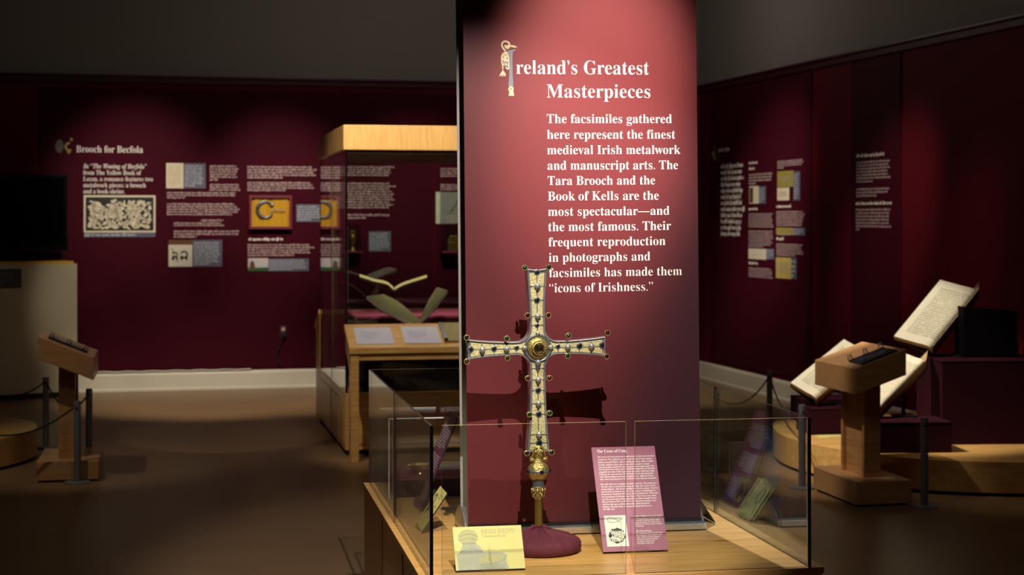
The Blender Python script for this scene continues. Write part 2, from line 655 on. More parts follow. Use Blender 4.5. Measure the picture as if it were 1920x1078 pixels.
def wall(name, M, x0, x1):
    b = NB()
    box(b, x0, x1, 0, 0.15, 0, ZM, M, 0)
    box(b, x0, x1, 0, 0.15, ZM, ZC, M, 1)
    return struct(name, b, [M_WALL, M_UPPER])


wall('wall_back', BACK, XL, XC + 0.15)
wall('wall_right', RIGHT, 0, DEEP)
LEFT = BACK @ T(XL, 0, 0) @ RZ(90)
wall('wall_left', LEFT, -DEEP, 0)
wall('wall_front', BACK @ T(0, -DEEP, 0) @ RZ(180), -XC - 0.15, -XL + 0.15)
b = NB()
box(b, XL - 0.15, XC + 0.15, -DEEP - 0.15, 0.15, -0.12, 0, BACK)
struct('floor', b, M_FLOOR)
b = NB()
box(b, XL - 0.15, XC + 0.15, -DEEP - 0.15, 0.15, ZC, ZC + 0.1, BACK)
struct('ceiling', b, M_CEIL)


def skirting(name, M, x0, x1):
    b = NB()
    prism(b, [(0, 0), (-0.022, 0), (-0.022, 0.02), (-0.016, 0.026), (-0.016, 0.15), (-0.008, 0.172), (0, 0.176)], x0, x1, M, 0, 'x')
    return struct(name, b, M_WHITE)


skirting('baseboard_back', BACK, XL, XC)
skirting('baseboard_right', RIGHT, 0.02, DEEP)


def crown(name, M, x0, x1):
    b = NB()
    prism(b, [(0, 2.85), (-0.025, 2.86), (-0.03, 2.9), (-0.05, 2.915), (-0.05, 2.93), (0, 2.93)], x0, x1, M, 0, 'x')
    return struct(name, b, M_TRIM)


crown('trim_1', BACK, XL, XC)
crown('trim_2', RIGHT, 0.05, DEEP)

# ------------------------------------------------------------------ printed wall panels
rng = random.Random(7)


class Panel:
    """A printed panel on a wall: board, lettering, pictures with captions; positions given as pixels on its face."""
    PT = 0.012

    def __init__(self, W, px0, px1, pyref, z0, z1, label, frame_y=0.0):
        x0, _ = on(W, px0, pyref, -self.PT)
        x1, _ = on(W, px1, pyref, -self.PT)
        self.M = W @ T(x0, -self.PT, 0)
        self.w = x1 - x0
        self.t = thing('exhibit_panel', self.M, label, 'exhibit panel')
        b = NB()
        box(b, 0, self.w, 0, self.PT - 0.001, z0, z1)
        mesh_obj('board', b, M_PANEL, self.t)
        self.head = NB()

    def p(self, px, py):
        return on(self.M, px, py, 0)

    def line(self, s, px0, px1, base, cap, style='b', thin=-0.004):
        x0, z0 = self.p(px0, base)
        x1, _ = self.p(px1, base)
        _, zc = self.p(px0, base - cap)
        text(self.head, s, x0, z0, zc - z0, x1, -0.002, style=style, thin=thin, res=2)

    def flush(self, name):
        mesh_obj(name, self.head, M_INK, self.t)
        self.head = NB()

    def para(self, px0, px1, py0, py1, n, last=0.6, bold=False, into=None):
        x0, zt = self.p(px0, py0)
        x1, _ = self.p(px1, py0)
        _, zb = self.p(px0, py1)
        b = NB() if into is None else into
        greek(b, x0, x1, zt, zb, n, rng, -0.002, last=last, fill=0.8 if bold else 0.62)
        if into is None:
            mesh_obj('subheading' if bold else 'text_block', b, M_INK if bold else M_INKP, self.t)

    def rect(self, px0, py0, px1, py1):
        x0, zt = self.p(px0, py0)
        x1, _ = self.p(px1, py0)
        _, zb = self.p(px0, py1)
        return x0, x1, zb, zt

    def picture(self, r, m, label, draw=None, t=0.004):
        x0, x1, zb, zt = self.rect(*r)
        b = NB()
        box(b, x0, x1, -t, -0.0005, zb, zt)
        o = mesh_obj('picture', b, m, self.t)
        o['label'] = label
        if draw:
            draw(o, x0, x1, zb, zt, -t - 0.001)
        return o

    def caption(self, r, lines, parent=None, last=0.6):
        x0, x1, zb, zt = self.rect(*r)
        b = NB()
        box(b, x0, x1, -0.004, -0.0005, zb, zt)
        if lines:
            mg = (zt - zb) * 0.06
            greek(b, x0 + mg, x1 - mg, zt - mg, zb + mg, lines, rng, -0.005, last=last, mi=1)
        return mesh_obj('caption', b, [M_SLATE, M_CAPINK], parent or self.t)

    def done(self):
        self.head.free()


def ink(name, parent, m, polys, y):
    b = NB()
    for q in polys:
        flat(b, q, y)
    return mesh_obj(name, b, m, parent)


def blob(cx, cz, rx, rz, n=12, k=0.25, r=rng):
    return [(cx + rx * cos(2 * pi * i / n) * r.uniform(1 - k, 1 + k), cz + rz * sin(2 * pi * i / n) * r.uniform(1 - k, 1 + k)) for i in range(n)]


def ring_poly(cx, cz, r0, r1, a0, a1, n=14):
    A = [(cx + r1 * cos(a0 + (a1 - a0) * i / n), cz + r1 * sin(a0 + (a1 - a0) * i / n)) for i in range(n + 1)]
    B = [(cx + r0 * cos(a0 + (a1 - a0) * i / n), cz + r0 * sin(a0 + (a1 - a0) * i / n)) for i in range(n + 1)]
    return A + B[::-1]


# back wall, long panel
P = Panel(BACK, 75, 813, 300, 0.2, 2.80, 'long maroon wall panel headed Brooch for Becfola, behind the television')
P.line('Brooch for Becfola', 143, 268, 285.5, 13)
P.flush('heading')
for s, x1, bl in (('from The Yellow Book of', 264.7, 327.5), ('Lecan, a romance features two', 286.6, 339.3), ('metalwork pieces: a brooch', 273.3, 351), ('and a book-shrine.', 234, 362.6)):
    P.line(s, 156.3, x1, bl, 8.6)
P.line('In “The Wooing of Becfola”', 156.3, 275, 315.5, 8.8, 'bi', 0.0)
P.flush('intro_text')


def woodcut(o, x0, x1, zb, zt, y):
    w, h = x1 - x0, zt - zb
    m = h * 0.05
    ink('print_ground', o, M_BLACK, [[(x0 + m, zb + m), (x1 - m, zb + m), (x1 - m, zt - m), (x0 + m, zt - m)]], y)
    q = []
    r = random.Random(3)
    for gx in range(17):
        for gz in range(8):
            fx, fz = (gx + r.uniform(0.1, 0.9)) / 17, (gz + r.uniform(0.1, 0.9)) / 8
            if 0.12 < fx < 0.32 and fz > 0.72:
                continue
            s = r.uniform(0.045, 0.085) * h
            c = (x0 + m * 1.5 + s + fx * (w - 3 * m - 2 * s), zb + m + s + fz * (h - 2.5 * m - 2 * s))
            if r.random() < 0.45:
                a0 = r.uniform(0, 6.28)
                q.append(ring_poly(c[0], c[1], s * 0.6, s * 1.15, a0, a0 + r.uniform(2.5, 5)))
            else:
                q.append(blob(c[0], c[1], s * r.uniform(0.6, 1.2), s * r.uniform(0.5, 0.9), 9, 0.3, r))
    q.append(blob(x0 + w * 0.18, zb + h * 0.70, h * 0.14, h * 0.13, 12, 0.1, r))
    q.append(blob(x0 + w * 0.42, zb + h * 0.52, h * 0.22, h * 0.13, 12, 0.2, r))
    q.append(blob(x0 + w * 0.67, zb + h * 0.6, h * 0.15, h * 0.2, 12, 0.25, r))
    q.append(blob(x0 + w * 0.72, zb + h * 0.22, h * 0.12, h * 0.12, 14, 0.05, r))
    ink('print_figures', o, M_CREAM, q, y - 0.001)


pc = P.picture((157, 366, 291.5, 436), M_CREAM, 'black and cream woodcut print of crowded figures', woodcut)
P.caption((158, 436.3, 291.2, 444.5), 1, pc, 0.75)


def script_page(o, x0, x1, zb, zt, y):
    b = NB()
    w = (x1 - x0) * 0.12
    greek(b, x0 + w, x1 - w, zt - w, zb + w, 10, random.Random(5), y)
    mesh_obj('script', b, M_SCRIPT, o)


pc = P.picture((311.6, 305.7, 344, 353), M_CREAM, 'cream manuscript page picture', script_page)
P.caption((344.2, 306, 385.5, 353), 9, pc)
P.para(393.5, 448, 309, 339, 6, 0.3)
P.para(393.5, 452, 344, 358, 3, 1.0)
P.para(313, 447, 359, 372.5, 3, 0.25)
P.para(313, 452, 380, 404, 5, 0.9)
P.para(378, 419, 410, 415.5, 1, 1.0)
P.para(326, 421, 416, 424.5, 2, 1.0)
P.para(326, 452, 431, 446.5, 3, 0.35)


def two_brooches(o, x0, x1, zb, zt, y):
    w, h = x1 - x0, zt - zb
    q = []
    for fx, k in ((0.27, 0.75), (0.65, 1.0)):
        cx, cz = x0 + w * fx, zb + h * 0.55
        q.append(ring_poly(cx, cz, w * 0.1 * k, w * 0.17 * k, R(200), R(520)))
        q.append(blob(cx - w * 0.1 * k, cz - h * 0.16, w * 0.06, h * 0.1, 8))
        q.append(blob(cx + w * 0.1 * k, cz - h * 0.16, w * 0.05, h * 0.1, 8))
    q.append([(x0 + w * 0.1, zb + h * 0.86), (x0 + w * 0.13, zb + h * 0.86), (x0 + w * 0.42, zb + h * 0.2), (x0 + w * 0.38, zb + h * 0.2)])
    ink('brooch_drawing', o, M_BLACK, q, y)


pc = P.picture((316, 459, 360.5, 500), M_WHITE, 'white print of two black brooches', two_brooches)
pc2 = P.picture((316, 450, 360.5, 459), M_LEATHER, 'brown strip above the brooch print')
P.caption((360.7, 450, 416.5, 500), 10, pc)
P.para(464, 598, 310, 335, 5, 0.5)
P.para(464, 594, 340, 358.5, 4, 0.55)
P.caption((555.5, 383, 604, 416), 6)
P.para(466, 533, 445, 452, 1, 1.0, True)
P.para(464.5, 592, 456.6, 481, 5, 0.7)


def landscape(o, x0, x1, zb, zt, y):
    w, h = x1 - x0, zt - zb
    ink('field', o, M_GREENW, [[(x0, zb), (x1, zb), (x1, zb + h * 0.28), (x0, zb + h * 0.24)]], y)
    ink('ruin', o, M_LEATHER, [[(x0 + w * 0.06, zb + h * 0.2), (x0 + w * 0.36, zb + h * 0.2), (x0 + w * 0.28, zb + h * 0.72), (x0 + w * 0.2, zb + h * 0.8), (x0 + w * 0.12, zb + h * 0.7)]], y - 0.001)


pc = P.picture((465, 484, 503, 508), M_SKYP, 'ruin in a green field under a pale sky', landscape)
P.caption((503.2, 485, 579, 508.5), 7, pc)
P.para(618, 741, 310, 330, 4, 0.9)
P.para(618, 743, 341, 391, 10, 0.9)
P.para(650, 741, 400, 411, 2, 0.4)
P.caption((691, 433.6, 733, 471.6), 8)
# ornamental initial
b = NB()
cx, cz = P.p(119, 274)
k = (P.p(137, 274)[0] - P.p(102, 274)[0]) / 35
flat(b, blob(cx - 8 * k, cz, 8 * k, 12 * k, 14, 0.15), -0.002, mi=0)
flat(b, ring_poly(cx + 11 * k, cz - 1 * k, 5 * k, 9 * k, R(80), R(300)), -0.002, mi=1)
flat(b, blob(cx + 15 * k, cz + 13 * k, 3 * k, 3 * k), -0.002, mi=1)
flat(b, blob(cx + 10 * k, cz - 11 * k, 3.5 * k, 3 * k), -0.002, mi=1)
mesh_obj('ornate_initial', b, [mat('grey_green_ink', '#6f6f68', 0.6, noise=0.5, nscale=40), M_OLIVE], P.t)
P.done()

# back wall, second panel
P2 = Panel(BACK, 816, 1290, 300, 0.2, 2.80, 'maroon wall panel partly hidden behind the tall red banner')
P2.para(826, 900, 314, 332, 4)
P2.para(826, 900, 344, 357, 3)


def ink_sketch(o, x0, x1, zb, zt, y):
    w, h = x1 - x0, zt - zb
    q = [[(x0 + w * 0.3, zb + h * 0.3), (x0 + w * 0.34, zb + h * 0.3), (x0 + w * 0.72, zb + h * 0.85), (x0 + w * 0.68, zb + h * 0.85)]]
    ink('sketch', o, M_BLACK, q, y)
    b = NB()
    greek(b, x0 + w * 0.22, x1 - w * 0.05, zb + h * 0.28, zb + h * 0.05, 4, random.Random(2), y)
    mesh_obj('script', b, M_SCRIPT, o)


P2.picture((817, 360, 825, 419.5), mat('green_white_print', '#d5e2c4', 0.6, noise=0.05, nscale=10), 'pale green strip of the page picture')
P2.picture((825.2, 360, 880, 419.5), mat('grey_page_print', '#8f908c', 0.6, noise=0.2, nscale=14), 'grey page picture with a diagonal mark', ink_sketch)
P2.done()

# right wall panels
P3 = Panel(RIGHT, 1331, 1521, 400, 0.22, 2.845, 'wide maroon panel with columns of text on the right wall, beside the banner')
P3.line('nsular Style', 1347, 1368, 285, 8)
P3.flush('heading')
for i, x1 in enumerate((1395, 1392, 1396, 1390, 1393, 1391, 1392, 1397, 1392, 1391, 1390, 1388)):
    P3.para(1352, x1, 306.5 + i * 11.4, 318 + i * 11.4, 1, 1.0, True, P3.head)
P3.flush('intro_text')
P3.para(1404.5, 1422, 302.5, 309, 1, 1.0, True)
P3.para(1404.5, 1416, 313, 320, 1, 1.0, True)
P3.para(1404.5, 1451, 325, 347, 4, 0.3)
pc = P3.picture((1405.5, 349.5, 1423, 382), M_CREAM, 'open book picture on a cream ground')
x0, x1, zb, zt = P3.rect(1406.5, 352, 1413, 380)
ink('book_print', pc, M_LEATHER, [[(x0, zb), (x1, zb), (x1, zt), (x0, zt)]], -0.006)
P3.caption((1423.3, 349.5, 1436, 382), 6, pc)
P3.para(1404, 1422, 388, 395, 1, 1.0, True)
P3.para(1404, 1451, 399, 426.5, 7, 1.0)
P3.para(1404, 1451, 431, 463.5, 8, 0.6)
pc = P3.picture((1404, 465.5, 1437, 485), M_CREAM, 'strip of manuscript script on cream', script_page)
P3.caption((1437.3, 466, 1452, 486), 4, pc)
P3.para(1404, 1422, 489, 496, 1, 1.0, True)
P3.para(1404, 1450, 500, 519, 5, 1.0)
P3.para(1458, 1509, 301, 317, 4, 0.25)
pc = P3.picture((1458, 321.5, 1488, 351.5), M_OLIVE, 'yellow green manuscript picture', script_page)
pc2 = P3.picture((1458, 352.5, 1480, 376), M_CREAM, 'cream manuscript fragment picture', script_page)
P3.caption((1488.3, 321.5, 1500.5, 376), 9, pc)
P3.para(1456, 1484, 383, 391, 1, 1.0, True)
P3.para(1456, 1510, 395, 424, 7, 0.9)
pc = P3.picture((1456, 426.5, 1487, 440), M_OLIVE, 'yellow strip of script', script_page)
P3.caption((1487.3, 427, 1510, 441), 3, pc)
P3.para(1456, 1471, 443.5, 451, 1, 1.0, True)
P3.para(1456, 1507, 455.5, 479.5, 6, 0.7)
pc = P3.picture((1455.5, 482, 1484, 521), mat('yellow_page_print', '#cdb766', 0.6, noise=0.15, nscale=14), 'yellow two column page picture', script_page)
P3.caption((1484.3, 483, 1494, 523), 4, pc)
b = NB()
cx, cz = P3.p(1339, 287)
k = (P3.p(1349, 287)[1] - P3.p(1349, 297)[1]) / 10
kx = abs(P3.p(1344, 287)[0] - P3.p(1334, 287)[0]) / 10
flat(b, [(cx, cz + 15 * k), (cx + 3 * kx, cz + 12 * k), (cx + 3 * kx, cz - 2 * k), (cx, cz)], -0.002, mi=0)
flat(b, [(cx - 5 * kx, cz + 2 * k), (cx - 2 * kx, cz + 4 * k), (cx + 3 * kx, cz - 8 * k), (cx + 3 * kx, cz - 15 * k), (cx, cz - 12 * k)], -0.002, mi=1)
mesh_obj('ornate_initial', b, [mat('grey_green_ink', '#6f6f68'), M_OLIVE], P3.t)
P3.done()

P4 = Panel(RIGHT, 1596, 1688, 400, 0.22, 2.845, 'narrow maroon panel of plain white text on the right wall')
P4.para(1606, 1660, 288, 297, 1, 1.0, True)
P4.para(1606, 1671, 302, 343.5, 7, 0.5)
P4.para(1606, 1671, 352, 370, 3, 0.6)
P4.para(1605, 1673, 377, 386, 1, 1.0, True)
P4.para(1605, 1673, 390, 433, 7, 0.1)
P4.done()

# shadow box and little wall cases on the back wall -------------------------
WB = BACK @ T(0, -0.012, 0)
x0, zt = on(WB, 466, 366.5)
x1, _ = on(WB, 546, 366.5)
_, zb = on(WB, 466, 429.5)
w, h = x1 - x0, zt - zb
t = thing('shadow_box', WB @ T(x0, -0.001, zb), 'maroon shadow box lined with yellow cloth showing a penannular brooch, on the wall', 'display box')
b = NB()
f_ = w * 0.06
box(b, 0, w, -0.07, 0, 0, f_)
box(b, 0, w, -0.07, 0, h - f_, h)
box(b, 0, f_, -0.07, 0, f_, h - f_)
box(b, w - f_, w, -0.07, 0, f_, h - f_)
mesh_obj('frame', b, mat('box_maroon', '#7a1f36', 0.5, noise=0.05, nscale=9), t, bevel=0.002)
b = NB()
nx = 40
for i in range(nx):
    xa, xb = f_ + (w - 2 * f_) * i / nx, f_ + (w - 2 * f_) * (i + 1) / nx
    ya, yb = [-0.04 + 0.006 * sin(x * 70) + 0.004 * sin(x * 31 + 1) for x in (xa, xb)]
    b.faces.new([b.verts.new(v) for v in ((xa, ya, f_), (xb, yb, f_), (xb, yb, h - f_), (xa, ya, h - f_))])
bmesh.ops.remove_doubles(b, verts=b.verts, dist=1e-5)
mesh_obj('cloth_lining', b, M_YCLOTH, t, True)
t2 = thing('penannular_brooch', WB @ T(x0 + w * 0.38, -0.058, zb + h * 0.58), 'silver ring brooch with a long pin hung on yellow cloth in the shadow box', 'brooch')
b = NB()
q = [(0.075 * cos(a), 0, 0.075 * sin(a)) for a in [R(30 + 300 * i / 24) for i in range(25)]]
tube(b, q, [0.008 + 0.01 * (0.5 - 0.5 * cos(2 * pi * i / 24)) for i in range(25)], 8)
mesh_obj('ring', b, M_DSILVER, t2, True)
b = NB()
tube(b, [(0.05, -0.012, 0.0), (0.19, -0.012, -0.01)], 0.004, 8)
mesh_obj('pin', b, M_DSILVER, t2, True)
b = NB()
ball(b, (0.062, -0.004, 0.05), 0.018, 0.012, 0.018)
mesh_obj('boss', b, M_SILVER, t2, True)


def wall_case(px0, py0, px1, py1, label, oname, olabel, kind):
    x0, zt = on(WB, px0, py0)
    x1, _ = on(WB, px1, py0)
    _, zb = on(WB, px0, py1)
    w, h = x1 - x0, zt - zb
    t = thing('wall_case', WB @ T(x0, -0.001, zb), label, 'display case')
    b = NB()
    box(b, 0, w, -0.008, 0, 0.02, h)
    mesh_obj('back_panel', b, M_PEDESTAL, t)
    b = NB()
    box(b, -0.015, w + 0.015, -0.19, 0, 0, 0.02)
    mesh_obj('shelf', b, mat('box_maroon', '#7a1f36'), t, bevel=0.002)
    b = NB()
    for u0, u1, v0, v1 in ((0, 0.004, -0.17, -0.01), (w - 0.004, w, -0.17, -0.01), (0.004, w - 0.004, -0.17, -0.166)):
        box(b, u0, u1, v0, v1, 0.02, h)
    mesh_obj('acrylic_cover', b, M_ACRYL, t)
    o = thing(oname, WB @ T(x0 + w / 2, -0.09, zb + 0.0205), olabel, 'artefact')
    b = NB()
    if kind:
        lathe(b, [(0.035, 0), (0.03, 0.02), (0.018, 0.04), (0.03, 0.07), (0.026, 0.11), (0.032, 0.13), (0.02, 0.16), (0.0, 0.175)], 20)
        mesh_obj('bell_body', b, M_BRONZE, o, True)
        b = NB()
        tube(b, [(-0.02, 0, 0.155), (-0.015, 0, 0.19), (0.015, 0, 0.19), (0.02, 0, 0.155)], 0.005)
        mesh_obj('loop', b, M_BRONZE, o, True)
    else:
        prism(b, [(-0.075, 0), (0.075, 0), (0.075, 0.09), (-0.075, 0.09)], -0.035, 0.035, axis='y')
        mesh_obj('casket', b, M_BRONZE, o, bevel=0.004)
        b = NB()
        prism(b, [(-0.08, 0.09), (0.08, 0.09), (0.05, 0.15), (-0.05, 0.15)], -0.036, 0.036, axis='y')
        mesh_obj('hipped_lid', b, M_BRONZE, o, bevel=0.004)


wall_case(646, 420, 672, 474, 'small acrylic wall case on a maroon shelf, seen through the tall case', 'bell_shrine', 'small golden bell shrine in the left acrylic wall case', 1)
wall_case(826, 422, 872, 474, 'acrylic wall case on a maroon shelf beside the banner edge', 'house_shrine', 'dark golden house-shaped shrine in the wall case by the banner', 0)

# power outlets, cord, wire
def outlet(M, px, py, label, cord=False):
    x, z = on(M, px, py)
    t = thing('power_outlet', M @ T(x, 0, z), label, 'outlet')
    b = NB()
    box(b, -0.038, 0.038, -0.006, 0, -0.06, 0.06)
    mesh_obj('cover_plate', b, M_TRIM if cord else M_WHITE, t, bevel=0.002)
    b = NB()
    for s in (-1, 1):
        box(b, -0.016, 0.016, -0.009, -0.005, s * 0.026 - 0.017, s * 0.026 + 0.017)
    mesh_obj('socket', b, M_INKP if cord else M_STEEL, t)
    return t, x, z


oz_t, ox, oz = outlet(WB, 531, 622, 'maroon power outlet with a plugged-in cord on the back wall', True)
outlet(RIGHT @ T(0, -0.001, 0), 1483, 645, 'small white outlet plate on the right wall')
b = NB()
box(b, -0.02, 0.02, -0.045, -0.0095, -0.045, -0.01)
tube(b, spline([(0, -0.03, -0.04), (-0.05, -0.035, -0.16), (-0.06, -0.03, -0.25), (-0.02, -0.03, 0.215 - oz)], 6), 0.006)
mesh_obj('plug_and_cord', b, M_ROPE, oz_t, True)
b = NB()
q = []
for i in range(24):
    px = 172 + (470 - 172) * i / 23
    x, _ = on(BACK, px, 690)
    q.append(BACK @ Vector((x, -0.019, 0.181 + 0.007 * sin(i * 0.9) ** 2)))
tube(b, q, 0.006, 6)
tag(mesh_obj('cable', b, M_WHITE, None, True), 'thin white cable lying along the top of the back baseboard', 'cable')

# ------------------------------------------------------------------ glass display case with plinth
CY = 10.2
WC, DC, ZB, ZG = 1.183, 1.92, 0.525, 0.986
CASE = T(-0.243, 5.06, 0) @ RZ(CY)
t_case = thing('glass_case', CASE, 'long wooden display plinth with clear glass sides, in front of the red banner', 'display case')
OVL, OVR, OVF, OVB = 0.022, 0.042, 0.009, 0.006
b = NB()
box(b, -OVL + 0.004, WC + OVR - 0.004, -OVF + 0.004, DC + OVB - 0.002, 0.06, ZB - 0.02)
mesh_obj('plinth_body', b, M_MAPLE, t_case, bevel=0.002)
b = NB()
box(b, 0.02, WC - 0.02, 0.02, DC - 0.02, 0.0, 0.06)
mesh_obj('plinth_toe', b, M_BLACK, t_case)
b = NB()
box(b, -OVL, WC + OVR, -OVF, DC + OVB, ZB - 0.02, ZB)
mesh_obj('plinth_top', b, M_MAPLE_X, t_case, bevel=0.0015)
for yy in (0.55, 1.2):
    b = NB()
    box(b, -OVL + 0.0015, -OVL + 0.006, yy - 0.002, yy + 0.002, 0.06, ZB - 0.022)
    mesh_obj('panel_joint', b, M_LEATHER, t_case)
GT = 0.008


def pane(name, x0, x1, y0, y1, parent, z0=ZB, z1=ZG, m=None, edge=None):
    """A pane of plate glass: clear faces, polished edges."""
    b = NB()
    fs = box(b, x0, x1, y0, y1, z0, z1)
    thin_x = (x1 - x0) < (y1 - y0)
    for i, f in enumerate(fs):
        big = i in ((3, 5) if thin_x else (2, 4))
        f.material_index = 0 if big else 1
    return mesh_obj(name, b, [m or M_GLASS, edge or M_EDGE], parent)


seam = 0.985
for x0 in (0.0, WC - GT):
    pane('glass_panel', x0, x0 + GT, 0.0, seam - 0.003, t_case, edge=M_DEDGE)
    pane('glass_panel', x0, x0 + GT, seam + 0.003, DC, t_case, edge=M_DEDGE)
    b = NB()
    box(b, x0 - 0.0008, x0 + GT + 0.0008, seam - 0.003, seam + 0.003, ZB, ZG)
    mesh_obj('dark_edge_strip', b, M_GBLACK, t_case)
    b = NB()
    box(b, x0 - 0.001, x0 + GT + 0.001, -0.004, 0.0, ZB, ZG)
    mesh_obj('dark_edge_strip', b, M_GBLACK, t_case)  # black strip added where the pane's front edge refracts the dark room
pane('glass_panel', 0.036, 0.598, 0.0, GT, t_case)
pane('glass_panel', 0.626, WC - GT - 0.001, 0.0, GT, t_case)
pane('glass_panel', GT + 0.001, WC / 2 - 0.002, DC - GT, DC, t_case)
pane('glass_panel', WC / 2 + 0.002, WC - GT - 0.001, DC - GT, DC, t_case)

# ------------------------------------------------------------------ roll-up banner
BANC = at_z(1098.5, 999, ZB)
BAN = T(BANC.x, BANC.y, ZB) @ RZ(CY) @ RY(-0.55)
t_ban = thing('banner_stand', T(BANC.x, BANC.y, ZB) @ RZ(CY), 'tall red roll-up banner titled Ireland’s Greatest Masterpieces, standing inside the glass case', 'banner')
BL = RY(-0.55)
HW, GAP, BH = 0.408, 0.165, 2.12
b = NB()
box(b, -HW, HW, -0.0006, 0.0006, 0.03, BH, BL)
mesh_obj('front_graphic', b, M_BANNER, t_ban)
b = NB()
box(b, -HW, HW, GAP - 0.0006, GAP + 0.0006, 0.03, BH, BL)
mesh_obj('rear_graphic', b, M_BANBACK, t_ban)
b = NB()
for y in (0.0, GAP):
    box(b, -HW - 0.003, HW + 0.003, y - 0.008, y + 0.012, BH, BH + 0.03, BL)
box(b, -0.02, 0.02, 0.01, GAP - 0.01, BH, BH + 0.02, BL)
mesh_obj('top_rail', b, M_ALU, t_ban)
b = NB()
tube(b, [BL @ Vector((0, GAP / 2, 0.06)), BL @ Vector((0, GAP / 2, BH + 0.01))], 0.011, 12)
mesh_obj('support_pole', b, M_ALU, t_ban, True)
prof = [(-0.028, 0.004), (-0.030, 0.026), (-0.004, 0.03), (0.01, 0.042), (0.05, 0.07), (0.1, 0.083), (0.15, 0.078), (0.2, 0.05), (0.225, 0.02), (0.228, 0.004)]
b = NB()
prism(b, prof, -HW - 0.002, HW + 0.002, axis='x')
mesh_obj('cassette', b, M_ALU, t_ban, bevel=0.002)
b = NB()
box(b, -HW - 0.001, HW + 0.001, -0.0075, -0.0008, 0.028, 0.04)
mesh_obj('slot_brush', b, M_BLACK, t_ban)
for s in (-1, 1):
    b = NB()
    prism(b, [(y * 1.02, z * 1.05) for y, z in prof], s * (HW + 0.002), s * (HW + 0.012), axis='x')
    mesh_obj('end_cap', b, M_ALU, t_ban, bevel=0.003)
    for y in (0.0, 0.19):
        b = NB()
        lathe(b, [(0.014, 0), (0.014, 0.006)], 12, T(s * HW * 0.7, y, -0.0005))
        mesh_obj('rubber_foot', b, M_BLACK, t_ban)


def bp(px, py):
    return on(BAN, px, py, 0)


b = NB()
for s, x0, x1, bl, cap in (
        ('reland’s Greatest', 968, 1216.5, 138.6, 26), ('Masterpieces', 1025, 1219, 183, 25.5),
        ('The facsimiles gathered', 1025.3, 1259.4, 230.8, 17), ('here represent the finest', 1025.8, 1265.8, 260.3, 17),
        ('medieval Irish metalwork', 1026, 1275.5, 289.3, 17), ('and manuscript arts. The', 1026.5, 1271, 318.3, 17),
        ('Tara Brooch and the', 1027, 1228, 347, 17), ('Book of Kells are the', 1027.3, 1235, 376, 17),
        ('most spectacular—and', 1027.7, 1255, 404.8, 17), ('the most famous. Their', 1028, 1258, 433.5, 17),
        ('frequent reproduction', 1028.4, 1247.5, 462.2, 17), ('in photographs and', 1029, 1219, 491, 17),
        ('facsimiles has made them', 1029.5, 1278.5, 519.8, 17), ('“icons of Irishness.”', 1030, 1224, 548.3, 17)):
    xa, za = bp(x0, bl)
    xb, _ = bp(x1, bl)
    text(b, s, xa, za, cap / FPX * BANC.y, xb, -0.0012, BL, thin=-0.010, res=4)
    if s == 'Masterpieces':
        mesh_obj('title_lettering', b, M_INK, t_ban)
        b = NB()
mesh_obj('text_block', b, M_INK, t_ban)

# the long-necked bird that makes the initial letter
u = BANC.y / FPX
ox_, oz_ = bp(920, 60)


def bw(zx, zy):                    # zoomed drawing units (7.7 to the pixel) to banner coordinates
    return ox_ + zx / 7.7 * u, oz_ - zy / 7.7 * u


def shape(bm, pts, y, mi):
    flat(bm, [bw(*p) for p in pts], y, BL, mi)


def stroke(bm, pts, r, y, mi):
    q = spline([(x, yy, 0) for x, yy in pts], 6)
    Lr = r if isinstance(r, list) else None
    A, B = [], []
    for i, p in enumerate(q):
        d = (q[min(i + 1, len(q) - 1)] - q[max(i - 1, 0)]).normalized()
        k = i / (len(q) - 1)
        rr = (r[0] + (r[1] - r[0]) * k) if Lr else r
        A.append((p.x - d.y * rr, p.y + d.x * rr))
        B.append((p.x + d.y * rr, p.y - d.x * rr))
    for i in range(len(q) - 1):
        shape(bm, [A[i], A[i + 1], B[i + 1], B[i]], y, mi)


